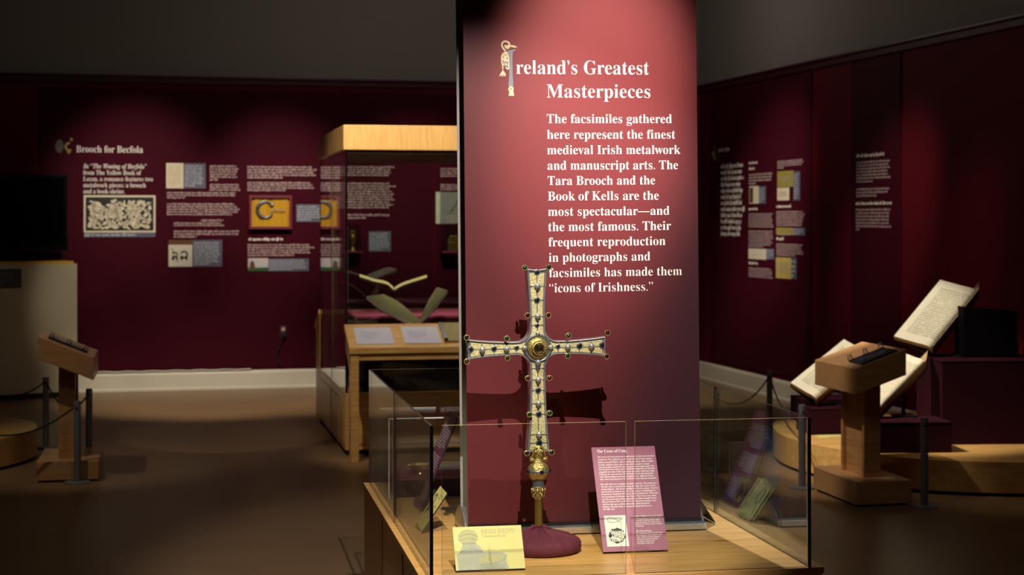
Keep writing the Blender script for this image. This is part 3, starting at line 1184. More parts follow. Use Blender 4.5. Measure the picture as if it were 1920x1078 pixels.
def bird():
    b = NB()
    G, C, D, Y = 0, 1, 2, 3
    shape(b, [(235, 265), (262, 258), (330, 250), (372, 238), (345, 268), (318, 285), (312, 380), (312, 600), (322, 775), (250, 775), (262, 600), (266, 400), (248, 290)], -0.0010, G)
    stroke(b, [(215, 275), (180, 235), (160, 190), (175, 145), (215, 132), (258, 150), (272, 190), (250, 225), (220, 220), (206, 185)], [12, 15], -0.0012, C)
    shape(b, blob(250, 208, 30, 26, 12, 0.05), -0.0013, C)
    stroke(b, [(272, 202), (320, 192), (385, 215)], [10, 3], -0.0014, C)
    shape(b, [(275, 205), (320, 190), (385, 214), (350, 222), (300, 214)], -0.0014, C)
    shape(b, [(190, 285), (240, 280), (262, 360), (268, 520), (245, 540), (205, 510), (225, 480), (205, 470), (165, 540), (158, 480), (148, 430), (145, 350), (160, 310)], -0.0011, C)
    r = random.Random(4)
    for i in range(34):
        shape(b, blob(r.uniform(160, 250), r.uniform(300, 500), r.uniform(5, 12), r.uniform(5, 12), 7, 0.3, r), -0.0013, D if r.random() < 0.6 else Y)
    stroke(b, [(165, 500), (172, 560), (170, 600)], 6, -0.0012, C)
    shape(b, [(170, 540), (215, 600), (205, 635), (180, 620), (165, 640), (150, 620), (118, 636), (130, 600)], -0.0013, C)
    shape(b, blob(180, 620, 14, 14, 8, 0.1), -0.0014, Y)
    shape(b, blob(286, 815, 40, 44, 14, 0.06), -0.0012, C)
    shape(b, [(256, 840), (318, 840), (332, 905), (322, 918), (300, 905), (288, 918), (270, 905), (255, 916), (250, 900), (262, 870)], -0.0013, C)
    shape(b, blob(286, 812, 18, 20, 10, 0.1), -0.0014, Y)
    mesh_obj('ornate_initial', b, [mat('slate_ink', '#666973', 0.5, noise=0.05, nscale=20), mat('parchment_ink', '#b3a68a', 0.5, noise=0.1, nscale=50), M_DSILVER, mat('ochre_ink', '#93834f', 0.5, noise=0.2, nscale=50)], t_ban)


bird()

# ------------------------------------------------------------------ the processional cross
XPOS = at_depth(1010.5, 990, 5.53)
CR = T(XPOS.x, 5.53, ZB) @ RZ(CY) @ RY(-0.55)
t_x = thing('processional_cross', CR, 'silver and gold jewelled processional cross with a crystal at its centre', 'cross')
US = 0.000513                      # one drawing unit
ZX = 0.6565                        # height of the cross's centre above the plinth


def quad1():
    pts = [(443, 64), (380, 55), (300, 48), (200, 42)]
    for i in range(11):
        a = R(270 - 90 * i / 10)
        pts.append((130 + 80 * cos(a), 122 + 80 * sin(a)))
    pts += [(48, 210), (51, 300), (57, 400), (66, 500)]
    return pts


def quad4():                       # lower right, from the bottom end to the right end
    pts = [(71, -655), (64, -560), (57, -470), (52, -350), (49, -220)]
    for i in range(11):
        a = R(180 - 90 * i / 10)
        pts.append((130 + 80 * cos(a), -122 + 80 * sin(a)))
    pts += [(200, -42), (300, -48), (380, -55), (443, -64)]
    return pts


right = quad4() + [(437, 0)] + quad1()
outline = right + [(0, 492)] + [(-x - (6 if abs(x) > 400 else 0), z) for x, z in right[::-1]]
outline.append((0, -652))


def inset(poly, d):
    n = len(poly)
    out = []
    for i in range(n):
        a, b_, c = Vector(poly[i - 1]), Vector(poly[i]), Vector(poly[(i + 1) % n])
        e1, e2 = (b_ - a).normalized(), (c - b_).normalized()
        n1, n2 = Vector((-e1.y, e1.x)), Vector((-e2.y, e2.x))
        m = n1 + n2
        m = m / max(m.length_squared / 2, 0.5)
        out.append((b_.x + m.x * d, b_.y + m.y * d))
    return out


def cm(p):                         # drawing units to thing coordinates
    return p[0] * US, ZX + p[1] * US


def ringstrip(bm, A, ya, B, yb, mi=0):
    n = len(A)
    a = [bm.verts.new((*cm(p)[:1], ya, cm(p)[1])) for p in A]
    b_ = [bm.verts.new((*cm(p)[:1], yb, cm(p)[1])) for p in B]
    for i in range(n):
        j = (i + 1) % n
        bm.faces.new((a[i], a[j], b_[j], b_[i])).material_index = mi


b = NB()
in1, in2, in3 = inset(outline, 2.5), inset(outline, 8), inset(outline, 10)
ringstrip(b, outline, 0.032, outline, -0.010)
ringstrip(b, outline, -0.010, in1, -0.0125)
ringstrip(b, in1, -0.0125, in2, -0.0125)
ringstrip(b, in2, -0.0125, in3, -0.008)
bmesh.ops.remove_doubles(b, verts=b.verts, dist=1e-6)
flat(b, [cm(p) for p in in3], -0.008)
f = b.faces.new([b.verts.new((cm(p)[0], 0.032, cm(p)[1])) for p in outline])
bmesh.ops.remove_doubles(b, verts=b.verts, dist=1e-6)
bmesh.ops.recalc_face_normals(b, faces=b.faces)
mesh_obj('silver_plate', b, M_SILVER, t_x, True, sharp=25)
b = NB()
in4 = inset(outline, 15)
flat(b, [cm(p) for p in in4], -0.0098, t=0.0015)
mesh_obj('filigree_panel', b, M_FILI, t_x)

BOSS = [(0, 390, 1.0), (0, 200, 0.95), (-355, -4, 1.0), (-200, -2, 0.95), (345, 4, 1.0), (193, 2, 0.95), (0, -200, 0.95), (0, -350, 0.95), (2, -545, 1.0), (0, 92, 0.75), (-86, 2, 0.85), (82, 2, 0.85), (0, -90, 1.0)]
ENAM = [(0, 479, 15), (-2, 303, 16), (-3, 144, 11), (-430, 2, 17), (-279, 3, 14), (-135, 6, 12), (131, 8, 12), (270, 8, 16), (420, 10, 18), (0, -128, 12), (0, -266, 15), (3, -417, 16), (4, -598, 17)]


def halfw(x, z):
    """Half width of the arm across its run at a point on its axis."""
    if abs(z) > abs(x):
        tab = [(-655, 71), (-560, 64), (-470, 57), (-350, 52), (-220, 49), (-122, 50), (122, 50), (210, 48), (300, 51), (400, 57), (500, 66)]
        v = z
    else:
        tab = [(-449, 64), (-380, 55), (-300, 48), (-200, 42), (-130, 42), (130, 42), (200, 42), (300, 48), (380, 55), (443, 64)]
        v = x
    for (a, wa), (c, wc) in zip(tab, tab[1:]):
        if a <= v <= c:
            return wa + (wc - wa) * (v - a) / (c - a)
    return 45


b = NB()
def bar(x0, z0, x1, z1, y=-0.0108):
    (a, c), (d, e) = cm((x0, z0)), cm((x1, z1))
    box(b, min(a, d), max(a, d), y, -0.0082, min(c, e), max(c, e))
for x, z, *_ in BOSS[:9] + ENAM:
    hw = halfw(x, z) - 9
    if abs(z) > abs(x):
        bar(x - hw, z - 2.5, x + hw, z + 2.5)
    else:
        bar(x - 2.5, z - hw, x + 2.5, z + hw)
bar(-3, 100, 3, 485); bar(-3, -640, 3, -100)
bar(-440, -2.5, -90, 2.5, -0.0107); bar(90, -2.5, 436, 2.5, -0.0107)
mesh_obj('dividing_strips', b, M_DSILVER, t_x)

for x, z, k in BOSS:
    X, Z = cm((x, z))
    b = NB()
    ball(b, (X, -0.017, Z + 3 * US), 19.5 * US * k, 18 * US * k, 19 * US * k, n=20)
    o = mesh_obj('silver_boss', b, M_SPOTTED, t_x, True)
    b = NB()
    if z == -90:
        lathe(b, [(22 * US, 0.006), (14 * US, -0.012), (3 * US, -0.03), (0, -0.031)], 16, T(X, -0.0135, Z - 2 * US))
    else:
        lathe(b, [(18.5 * US * k, 0.004 * k), (14.5 * US * k, -0.007 * k), (6 * US * k, -0.0155 * k), (0, -0.0165 * k)], 16, T(X, -0.0145, Z + 1 * US))
    s = mesh_obj('snout', b, M_DSILVER, o, True)
for x, z, r in ENAM:
    X, Z = cm((x, z))
    b = NB()
    lathe(b, [(r * 1.28 * US, 0), (r * 1.28 * US, 0.0022), (r * 0.95 * US, 0.003), (r * 0.9 * US, 0.0015)], 20, T(X, -0.0098, Z) @ RX(90))
    o = mesh_obj('enamel_stud', b, M_DSILVER, t_x, True)
    b = NB()
    lathe(b, [(r * 0.92 * US, 0.0018), (r * 0.7 * US, 0.0026), (0, 0.0030)], 20, T(X, -0.0098, Z) @ RX(90))
    mesh_obj('blue_enamel', b, M_ENAMEL, o, True)
STUD = [(-82, 508, 'g'), (72, 510, 'g'), (-66, 208, 'r'), (67, 207, 'r'), (-455, 77, 'b'), (-456, -72, 'r'), (-200, 66, 'g'), (-197, -57, 'g'),
        (195, 76, 'g'), (189, -52, 'g'), (448, 88, 'r'), (441, -62, 'r'), (-68, -187, 'r'), (70, -188, 'r'), (-60, -415, 'g'), (69, -410, 'g'), (-79, -658, 'b'), (79, -658, 'b')]
for x, z, c in STUD:
    X, Z = cm((x, z))
    b = NB()
    M = T(X, -0.002, Z) @ RX(90)
    lathe(b, [(8.5 * US, -0.016), (9.5 * US, -0.012), (9 * US, 0.006), (15 * US, 0.009), (17.5 * US, 0.016), (18.5 * US, 0.022), (15.5 * US, 0.0235), (13 * US, 0.021)], 18, M)
    o = mesh_obj('stud', b, M_GOLD, t_x, True)
    b = NB()
    lathe(b, [(13.5 * US, 0.0205), (10 * US, 0.0245), (4.5 * US, 0.0262), (0, 0.0265)], 18, M)
    mesh_obj('gem', b, {'g': M_GREEN, 'r': M_RED, 'b': M_BLUEG}[c], o, True)
# central boss
M = T(0, -0.008, ZX) @ RX(90)
b = NB()
lathe(b, [(88 * US, 0), (90 * US, 0.006), (82 * US, 0.010), (72 * US, 0.007), (70 * US, 0.003)], 48, M)
mesh_obj('boss_collar', b, M_DSILVER, t_x, True)
b = NB()
lathe(b, [(72 * US, 0.002), (70 * US, 0.010), (60 * US, 0.017), (48 * US, 0.020), (46 * US, 0.017), (44 * US, 0.020), (42 * US, 0.028), (36 * US, 0.030), (33 * US, 0.026)], 48, M)
oB = mesh_obj('gilt_boss', b, M_GOLDORN, t_x, True)
b = NB()
for i in range(16):
    a = 2 * pi * i / 16
    ball(b, (39 * US * cos(a), 39 * US * sin(a), 0.0295), 4.5 * US, M=M, n=8)
mesh_obj('beaded_rim', b, M_GOLD, oB, True)
b = NB()
lathe(b, [(0.0, 0.018), (33 * US, 0.020), (33.5 * US, 0.026), (30 * US, 0.034), (20 * US, 0.040), (10 * US, 0.0425), (0, 0.043)], 40, M)
mesh_obj('rock_crystal', b, M_CRYSTAL, oB, True, sharp=80)
b = NB()
lathe(b, [(33.5 * US, 0.0145), (33.5 * US, 0.0165), (0, 0.0170)], 32, M)
mesh_obj('crystal_backing', b, M_DSILVER, oB, True)
# socket, knop, collar, staff
def zc(py):
    return 1.6 - (py - 410) / FPX * 5.53 - ZB
b = NB()
tube(b, [(0, 0, 0.0), (0, 0, zc(905))], 0.0125, 24)
mesh_obj('staff', b, M_BRASS, t_x, True)
b = NB()
z1, z0 = zc(832), zc(868)
prof = [(0.012, z0 - 0.004), (0.017, z0 + 0.004), (0.0125, z0 + 0.016), (0.02, z0 + 0.024), (0.0225, z0 + 0.036), (0.02, z0 + 0.048), (0.013, z0 + 0.06), (0.005, z1 + 0.004), (0, z1 + 0.006)]
lathe(b, prof, 20, Matrix.Diagonal((1, 0.9, 1, 1)))
for s in (-1, 1):
    ball(b, (s * 0.021, -0.008, z0 + 0.012), 0.010, 0.008, 0.008, n=10)
    ball(b, (s * 0.010, -0.0185, z0 + 0.040), 0.0055, n=8)
    tube(b, spline([(s * 0.006, -0.02, z0 + 0.055), (s * 0.016, -0.018, z0 + 0.045), (s * 0.02, -0.012, z0 + 0.026), (s * 0.028, -0.006, z0 + 0.016)], 4), 0.004, 8)
mesh_obj('beast_head', b, M_GOLDORN, t_x, True)
b = NB()
zk = zc(882.5)
lathe(b, [(0.012, zk - 0.031), (0.024, zk - 0.027), (0.033, zk - 0.014), (0.0355, zk - 0.003), (0.0355, zk + 0.003), (0.033, zk + 0.014), (0.024, zk + 0.026), (0.013, zk + 0.031)], 32)
oK = mesh_obj('knop', b, M_GOLDORN, t_x, True)
b = NB()
lathe(b, [(0.0352, zk - 0.004), (0.0366, zk - 0.002), (0.0366, zk + 0.002), (0.0352, zk + 0.004)], 32)
mesh_obj('knop_band', b, M_DSILVER, oK, True)
for a in (-82, -160, 0, 80):
    b = NB()
    ball(b, (0.0362 * cos(R(a)), 0.0362 * sin(R(a)), zk), 0.0072, n=14)
    mesh_obj('knop_gem', b, M_BLUEG, oK, True)
b = NB()
lathe(b, [(0.019, zc(912)), (0.0185, zc(906)), (0.0195, zc(899)), (0.0165, zc(897))], 28)
for i in range(14):
    a = 2 * pi * i / 14
    ball(b, (0.019 * cos(a), 0.019 * sin(a), zc(900)), 0.003, n=8)
mesh_obj('collar', b, M_DSILVER, t_x, True)
b = NB()
lathe(b, [(0.0128, zc(936)), (0.0165, zc(926)), (0.021, zc(918)), (0.0205, zc(912)), (0.018, zc(911))], 28)
for i in range(8):
    a = 2 * pi * i / 8 - 0.3
    ball(b, (0.0205 * cos(a), 0.0205 * sin(a), zc(918)), 0.005, 0.005, 0.007, n=10)
    ball(b, (0.0185 * cos(a), 0.0185 * sin(a), zc(928)), 0.0038, 0.0038, 0.008, n=10)
    ball(b, (0.0215 * cos(a + 0.4), 0.0215 * sin(a + 0.4), zc(923)), 0.003, n=8)
mesh_obj('ferrule', b, M_GOLDORN, t_x, True)

# gathered cloth round the foot of the cross
fr = random.Random(11)
folds = [(fr.randint(9, 30), fr.uniform(0, 6.28), fr.uniform(0.4, 1)) for _ in range(7)]


def fold(a, r, z, k):
    s = sum(c * sin(n * a + p) for n, p, c in folds) / 3.0
    g = max(0, min(1, (0.134 - r) / 0.1)) * min(1, r / 0.03)
    rim = 1.0 if r > 0.11 and z > 0.004 else 0.0
    return r * (1 + 0.012 * s * rim), z + s * 0.0095 * g + 0.002 * s * rim


b = NB()
prof = [(0.126, 0.0), (0.134, 0.005), (0.1375, 0.016), (0.1365, 0.028), (0.132, 0.037), (0.122, 0.044), (0.106, 0.049), (0.09, 0.0525), (0.074, 0.056), (0.058, 0.060), (0.044, 0.0645), (0.032, 0.070), (0.023, 0.076), (0.018, 0.081), (0.0145, 0.079)]
lathe(b, prof, 240, I4, 0, fold)
o = mesh_obj('draped_base', b, M_CLOTH, None, True, sharp=70)
o.matrix_world = T(XPOS.x, 5.53, ZB + 0.0005) @ RZ(CY)
tag(o, 'round base under gathered burgundy cloth at the foot of the cross', 'cloth base')

# ------------------------------------------------------------------ signs inside the case
def board(M, w, h, t, m, parent, name='board'):
    b = NB()
    for i, f in enumerate(box(b, 0, w, 0, t, 0, h)):
        f.material_index = 0 if i == 2 else 1
    return mesh_obj(name, b, list(m) + [M_BLACK], parent)


def easel(parent, w, lean, h, y0=0.005):
    """Clear bent-acrylic easel: lip in front and strut behind, in the sign's leaning frame."""
    b = NB()
    un = RX(lean)
    box(b, w * 0.35, w * 0.7, -0.010, -0.0005, -0.006, -0.002)
    box(b, w * 0.35, w * 0.7, -0.012, -0.010, -0.006, 0.012)
    mesh_obj('easel_lip', b, M_ACRYL, parent)
    b = NB()
    # strut: from the back of the board down to the plinth
    top = Vector((w * 0.5, y0, h * 0.6))
    drop = (un.inverted() @ top)
    foot = un @ Vector((w * 0.5, drop.y + 0.02, -0.006))
    tube(b, [top, foot], 0.004, 8)
    mesh_obj('easel_strut', b, M_ACRYL, parent)


LEAN = 29
p0 = at_z(1131, 1035, ZB + 0.007)
SG = T(*p0) @ RZ(CY) @ RX(-LEAN)
SWD, SHT = 0.2155, 0.357
t = thing('text_sign', SG, 'upright plum sign about the Cross of Cong, leaning beside the cross', 'sign')
board(SG, SWD, SHT, 0.004, [M_SIGN], t)
easel(t, SWD, -LEAN, SHT)


def sp(px, py):
    return on(SG, px, py, 0)


def zz(x, y):      # 797-wide zoom of [1100,820,1270,1050]
    return 1100 + x / 4.688, 820 + y / 4.688


b = NB()
CONG = [
    ('The Cross of Cong', 90, 355, 136, 27),
    ('The Cross of Cong marks the zenith of early Irish ecclesiastical', 95, 592, 180, 13),
    ('metalwork. The original is an oak core covered in brass plates,', 98, 578, 203, 13),
    ('gilding and gold filigree, silver sheeting and inlay, niello (a black', 100, 586, 226, 13),
    ('metallic sulphide inlay), glass studs, and champlevé enamel', 102, 552, 249, 13),
    ('(powdered glass fused into recesses in a metal background). The', 105, 594, 270, 13),
    ('central plate has a large rock crystal that originally covered and', 107, 597, 290, 13),
    ('magnified the relic of the True Cross (probably a gift from Pope', 109, 596, 312, 13),
    ('Callixtus II), now missing. The back panels are cast openwork', 111, 588, 333, 13),
    ('with Viking-influenced creature patterns in “Hiberno-Urnes”', 114, 597, 355, 13),
    ('style. Some missing pieces are restored in the Johnson facsimile.', 116, 615, 376, 13),
    ('The sides bear an inscription in Latin and Irish. The Latin says,', 122, 618, 420, 13),
    ('“By this cross is covered the cross on which the creator of the', 124, 606, 442, 13),
    ('world suffered.” The Irish identifies the Cross’s maker, Máel Ísu', 127, 630, 464, 13),
    ('mac Bratáin Uí Echach, as well as two patrons, Tairdelbach Ua', 130, 610, 486, 13),
    ('Conchobair (Turlough O’Connor), king of Ireland (d. 1156) and', 132, 626, 508, 13),
    ('two prominent Connacht churchmen. The Cross soon came', 134, 615, 530, 13),
    ('into the possession of the Augustinian Abbey founded by the', 136, 618, 552, 13),
    ('king at Cong in 1137. In 1979, two of Johnson’s facsimiles were', 138, 612, 574, 13),
    ('used for the mass celebrated by Pope John Paul II in', 140, 556, 597, 13),
    ('Dublin’s Phoenix Park. Learn more about the Cross at', 142, 572, 619, 13),
    ('this QR code.', 145, 250, 640, 13),
    ('Details of Hiberno-Urnes style animal', 416, 660, 698, 10),
    ('interlace patterns on the Cross of', 418, 648, 716, 10),
    ('Cong. After Courtney Davis, Celtic', 421, 642, 734, 10),
    ('and Norse Designs (New York: Dover,', 424, 650, 752, 10),
    ('2000) pl. 24. Image courtesy of Dover', 427, 665, 769, 10),
    ('Publications.', 429, 508, 786, 10),
    ('The Cross of Cong', 434, 570, 830, 13),
    ('Electrotype facsimile of original from', 436, 668, 847, 10),
    ('Roscommon Co. Roscommon), early', 438, 662, 865, 10),
    ('12th c. (1123), now in the National', 440, 640, 883, 10),
    ('Museum of Ireland (Dublin)', 442, 630, 901, 10),
    ('by Edmond Johnson Ltd.', 444, 600, 919, 10),
    ('The Hunt collection', 446, 590, 937, 10)]
for s, x0, x1, bl, cap in CONG:
    xa, za = sp(*zz(x0, bl))
    xb, _ = sp(*zz(x1, bl))
    text(b, s, xa, za, cap / 4.688 / FPX * 5.55 * 1.07, xb, -0.0007, thin=0.0, res=1 if cap < 20 else 3)
    nm = {136: 'heading', 376: 'text_block', 640: 'text_block', 786: 'credit_lines', 937: 'credit_lines'}.get(bl)
    if nm:
        mesh_obj(nm, b, M_INK, t)
        b = NB()
b.free()
# knotwork picture: plain interlaced loops
(xa, za), (xb, _), (_, zb_) = sp(*zz(150, 690)), sp(*zz(340, 690)), sp(*zz(178, 962))
pw, ph = xb - xa, za - zb_
b = NB()
flat(b, [(xa, zb_), (xa + pw, zb_), (xa + pw, za), (xa, za)], -0.0006)
pic = mesh_obj('knotwork_picture', b, M_WHITE, t)


def strip(bm, pts, r, y, mi=0, n=6):
    q = spline([(x, z, 0) for x, z in pts], n)
    for i in range(len(q) - 1):
        d0 = (q[min(i + 1, len(q) - 1)] - q[max(i - 1, 0)]).normalized()
        d1 = (q[min(i + 2, len(q) - 1)] - q[i]).normalized()
        a, c = q[i], q[i + 1]
        flat(bm, [(a.x - d0.y * r, a.y + d0.x * r), (c.x - d1.y * r, c.y + d1.x * r), (c.x + d1.y * r, c.y - d1.x * r), (a.x + d0.y * r, a.y - d0.x * r)], y, mi=mi)


b = NB()
pr = lambda x, z: (xa + pw * x, zb_ + ph * z)
strip(b, [pr(*q) for q in ((0.9, 0.93), (0.6, 0.8), (0.3, 0.78), (0.15, 0.86), (0.25, 0.95), (0.5, 0.88), (0.75, 0.76))], 0.0006, -0.0009)
flat(b, blob(*pr(0.5, 0.35), pw * 0.40, ph * 0.24, 26, 0.12, random.Random(8)), -0.0009)
rk = random.Random(21)
for i in range(7):
    x = 0.2 + 0.09 * i
    strip(b, [pr(x - 0.05, 0.2), pr(x + 0.1, 0.35), pr(x - 0.02, 0.5)], 0.0011, -0.0012, 1)
    strip(b, [pr(0.18 + 0.09 * i, 0.5), pr(0.3 + 0.08 * i, 0.36), pr(0.28 + 0.07 * i, 0.16)], 0.0011, -0.0013, 1)
for i in range(8):
    strip(b, [pr(rk.uniform(0.1, 0.9), rk.uniform(0.1, 0.6)), pr(rk.uniform(0.2, 0.8), rk.uniform(0.15, 0.55)), pr(rk.uniform(0.1, 0.9), rk.uniform(0.1, 0.6))], 0.0009, -0.0014, 1)
mesh_obj('knotwork', b, [M_BLACK, M_WHITE], pic)

# yellow card in front
p0 = at_z(855, 1070, ZB + 0.007)
YL = 33
YC = T(*p0) @ RZ(CY) @ RX(-YL)
YW, YH = 0.2145, 0.141


def chalice_card(M, label, front=True, w=YW, h=YH):
    t = thing('text_card', M, label, 'card')
    board(M, w, h, 0.004, [M_YELLOW], t)
    b = NB()
    box(b, 0.0003, w - 0.0003, 0.0003, 0.0038, -0.0008, 0.0004)
    mesh_obj('dark_lower_edge', b, M_BLACK, t)
    easel(t, w, -YL, h)
    f = lambda zx, zy: (w * (zx - 110) / 1440, h * (1 - (zy - 130) / 850))
    b = NB()
    if front:
        # chalice and paten outline drawing
        flat(b, [f(*q) for q in ((215, 640), (300, 470), (560, 460), (640, 520), (705, 620), (690, 660), (600, 720), (300, 720))], -0.0006, mi=0)
        flat(b, [f(*q) for q in ((200, 380), (215, 290), (290, 210), (430, 180), (560, 215), (620, 300), (620, 380), (570, 440), (270, 440))], -0.0006, mi=1)
        flat(b, [f(*q) for q in ((150, 665), (700, 650), (1000, 645), (1130, 670), (1195, 715), (1160, 790), (1180, 880), (1210, 960), (1150, 975), (170, 980))], -0.0008, mi=0)
        flat(b, [f(*q) for q in ((600, 850), (900, 850), (1120, 790), (1150, 720), (1040, 690), (760, 690), (600, 760))], -0.0010, mi=1)
        for q in (((270, 440), (570, 440), (560, 470), (300, 470)), ):
            flat(b, [f(*p_) for p_ in q], -0.001, mi=2)
        for s_ in ((215, 640, 450, 560, 700, 640), (230, 330, 430, 270, 610, 330), (240, 400, 430, 360, 600, 400)):
            strip(b, [f(s_[0], s_[1]), f(s_[2], s_[3]), f(s_[4], s_[5])], 0.0006, -0.0012, 2)
        strip(b, [f(*q) for q in ((620, 880), (900, 860), (1110, 800), (1195, 715))], 0.0007, -0.0012, 2)
        mesh_obj('chalice_drawing', b, [M_LINEL, M_LINEX, M_LINE], t)
        b = NB()
        for s, x0, x1, bl, cap in (('SØOO SHINY!', 700, 1410, 275, 85), ('Treasures from the', 705, 1210, 345, 45), ('NATIVITY', 960, 1300, 480, 60)):
            if s == 'NATIVITY':
                continue
            (u0, v0), (u1, _) = f(x0, bl), f(x1, bl)
            text(b, s, u0, v0, cap / 850 * h, u1, -0.0007, thin=0.0, res=2)
        mesh_obj('lettering', b, M_LINEX, t)
    else:
        strip(b, [(w * (0.26 + 0.14 * cos(a)), h * (0.62 + 0.2 * sin(a))) for a in [2 * pi * i / 14 for i in range(15)]], 0.004, -0.0008, 0)
        strip(b, [(w * 0.24, h * 0.5), (w * 0.12, h * 0.1)], 0.003, -0.0008, 0)
        mesh_obj('brooch_picture', b, [M_DSILVER], t)
        b = NB()
        for i in range(3):
            greek(b, w * 0.5, w * 0.9, h * (0.9 - i * 0.27), h * (0.76 - i * 0.27), 2, random.Random(30 + i), -0.0007)
        mesh_obj('lettering', b, M_LINE, t)
    return t


chalice_card(YC, 'pale yellow card with a chalice drawing, at the front glass of the case', True)


def case_pt(p):
    return CASE.inverted() @ Vector(p)


def side_sign(kind, px, py, length, h, lean, mirror, label, xy=None):
    """A sign standing along the case's side: it faces outwards and leans to the middle."""
    q = case_pt(at_z(px, py, ZB + 0.007))
    x, y = q.x, q.y
    if xy:
        x, y = WC - xy[0], xy[1]
    if not mirror:      # faces left
        M = CASE @ T(x, y + length, ZB + 0.007) @ RZ(-90) @ RX(-lean)
    else:               # faces right
        M = CASE @ T(WC - x, y, ZB + 0.007) @ RZ(90) @ RX(-lean)
    if kind == 'card':
        return chalice_card(M, label, False, length, h)
    t = thing('text_sign', M, label, 'sign')
    board(M, length, h, 0.004, [M_SIGN], t)
    easel(t, length, -lean, h)
    b = NB()
    r = random.Random(17 + mirror)
    greek(b, length * 0.08, length * 0.55, h * 0.95, h * 0.91, 1, r, -0.0007)
    greek(b, length * 0.08, length * 0.92, h * 0.87, h * 0.62, 9, r, -0.0007)
    greek(b, length * 0.08, length * 0.92, h * 0.56, h * 0.36, 7, r, -0.0007)
    greek(b, length * 0.5, length * 0.92, h * 0.28, h * 0.06, 8, r, -0.0007)
    mesh_obj('lettering', b, M_INK, t)
    b = NB()
    flat(b, [(length * 0.08, h * 0.05), (length * 0.44, h * 0.05), (length * 0.44, h * 0.3), (length * 0.08, h * 0.3)], -0.0007)
    flat(b, blob(length * 0.26, h * 0.17, length * 0.13, h * 0.09, 14, 0.25, r), -0.0010, mi=1)
    mesh_obj('picture', b, [M_OLIVE, M_BLACK], t)
    return t


side_sign('card', 791, 997, 0.17, 0.155, 34, 0, 'small yellow card with a brooch picture, facing the left glass of the case')
side_sign('sign', 789, 957, 0.22, 0.365, 22, 0, 'narrow plum text sign leaning behind the left yellow card')
side_sign('card', 791, 997, 0.17, 0.155, 34, 1, 'yellow card seen edge-on beside the banner’s right foot, mirrored in the right glass')
side_sign('sign', 789, 957, 0.22, 0.365, 22, 1, 'plum text sign behind the banner’s right edge, mirrored in the right glass', (1.07, 1.02))


# acrylic vitrines at the back of the case
def vitrine(x0, x1, y0, y1, h, label):
    t = thing('acrylic_vitrine', CASE @ T(x0, y0, ZB + 0.0005), label, 'acrylic cover')
    w, d, e = x1 - x0, y1 - y0, 0.005
    pane('side_panel', 0, e, 0, d, t, 0, h - e, M_ACRYL, M_ACEDGE)
    pane('side_panel', w - e, w, 0, d, t, 0, h - e, M_ACRYL, M_ACEDGE)
    pane('side_panel', e, w - e, 0, e, t, 0, h - e, M_ACRYL, M_ACEDGE)
    pane('side_panel', e, w - e, d - e, d, t, 0, h - e, M_ACRYL, M_ACEDGE)
    b = NB()
    fs = box(b, 0, w, 0, d, h - e, h)
    for i, f in enumerate(fs):
        f.material_index = 0 if i in (0, 1) else 1
    mesh_obj('lid_panel', b, [M_ACRYL, M_ACEDGE], t)
    return t


def riser(x0, x1, y0, y1, h, label):
    t = thing('display_riser', CASE @ T(x0, y0, ZB + 0.0005), label, 'riser')
    b = NB()
    box(b, 0, x1 - x0, 0, y1 - y0, 0, h - 0.004)
    mesh_obj('riser_body', b, M_PEDESTAL, t)
    b = NB()
    box(b, -0.001, x1 - x0 + 0.001, -0.001, y1 - y0 + 0.001, h - 0.004, h)
    mesh_obj('riser_top', b, mat('rose_cloth', '#8c3550', 0.85, noise=0.1, nscale=40), t)
    return t


vitrine(0.035, 0.56, 1.50, 1.86, 0.31, 'clear acrylic box at the back left of the case, beside the banner')
riser(0.06, 0.535, 1.525, 1.835, 0.07, 'low burgundy riser inside the left acrylic box')
vitrine(0.70, 1.02, 1.30, 1.64, 0.215, 'clear acrylic box mirrored in the right glass, behind the banner')
riser(0.715, 1.005, 1.315, 1.625, 0.05, 'low burgundy riser inside the acrylic box behind the banner')
q = case_pt(at_depth(787, 872, 6.72))
t = thing('gold_bowl', CASE @ T(q.x, q.y, ZB + 0.071), 'small gilt bowl on the burgundy riser in the left acrylic box', 'bowl')
b = NB()
lathe(b, [(0.016, 0), (0.014, 0.006), (0.03, 0.018), (0.042, 0.036), (0.043, 0.038), (0.040, 0.037), (0.028, 0.02), (0.0, 0.012)], 28)
mesh_obj('bowl_body', b, M_GOLD, t, True)
b = NB()
for s in (-1, 1):
    tube(b, [(s * (0.039 + 0.012 * sin(a)), 0, 0.028 + 0.008 * cos(a)) for a in [pi * i / 8 for i in range(9)]], 0.002, 8)
mesh_obj('handle', b, M_GOLD, t, True)
q = case_pt(at_depth(836, 876, 6.68))
t = thing('dress_pin', CASE @ T(q.x, q.y, ZB + 0.0715) @ RZ(-28), 'thin golden dress pin lying on the burgundy riser by the banner', 'pin')
b = NB()
tube(b, [(-0.055, 0, 0.005), (0.06, 0, 0.003)], [0.003, 0.0012], 8)
mesh_obj('shaft', b, M_GOLD, t, True)
b = NB()
ball(b, (-0.058, 0, 0.006), 0.008, 0.008, 0.005, n=12)
mesh_obj('pin_head', b, M_GOLD, t, True)
t = thing('ring_brooch', CASE @ T(0.9, 1.44, ZB + 0.0515), 'silver ring brooch on the riser in the acrylic box behind the banner', 'brooch')
b = NB()
tube(b, [(0.045 * cos(a), 0.045 * sin(a), 0.006) for a in [R(20 + 320 * i / 24) for i in range(25)]], [0.004 + 0.008 * (0.5 + 0.5 * cos(2 * pi * i / 24)) for i in range(25)], 8)
mesh_obj('ring', b, M_SILVER, t, True)
b = NB()
tube(b, [(-0.045, 0, 0.014), (0.09, -0.02, 0.005)], 0.0022, 8)
mesh_obj('pin', b, M_SILVER, t, True)

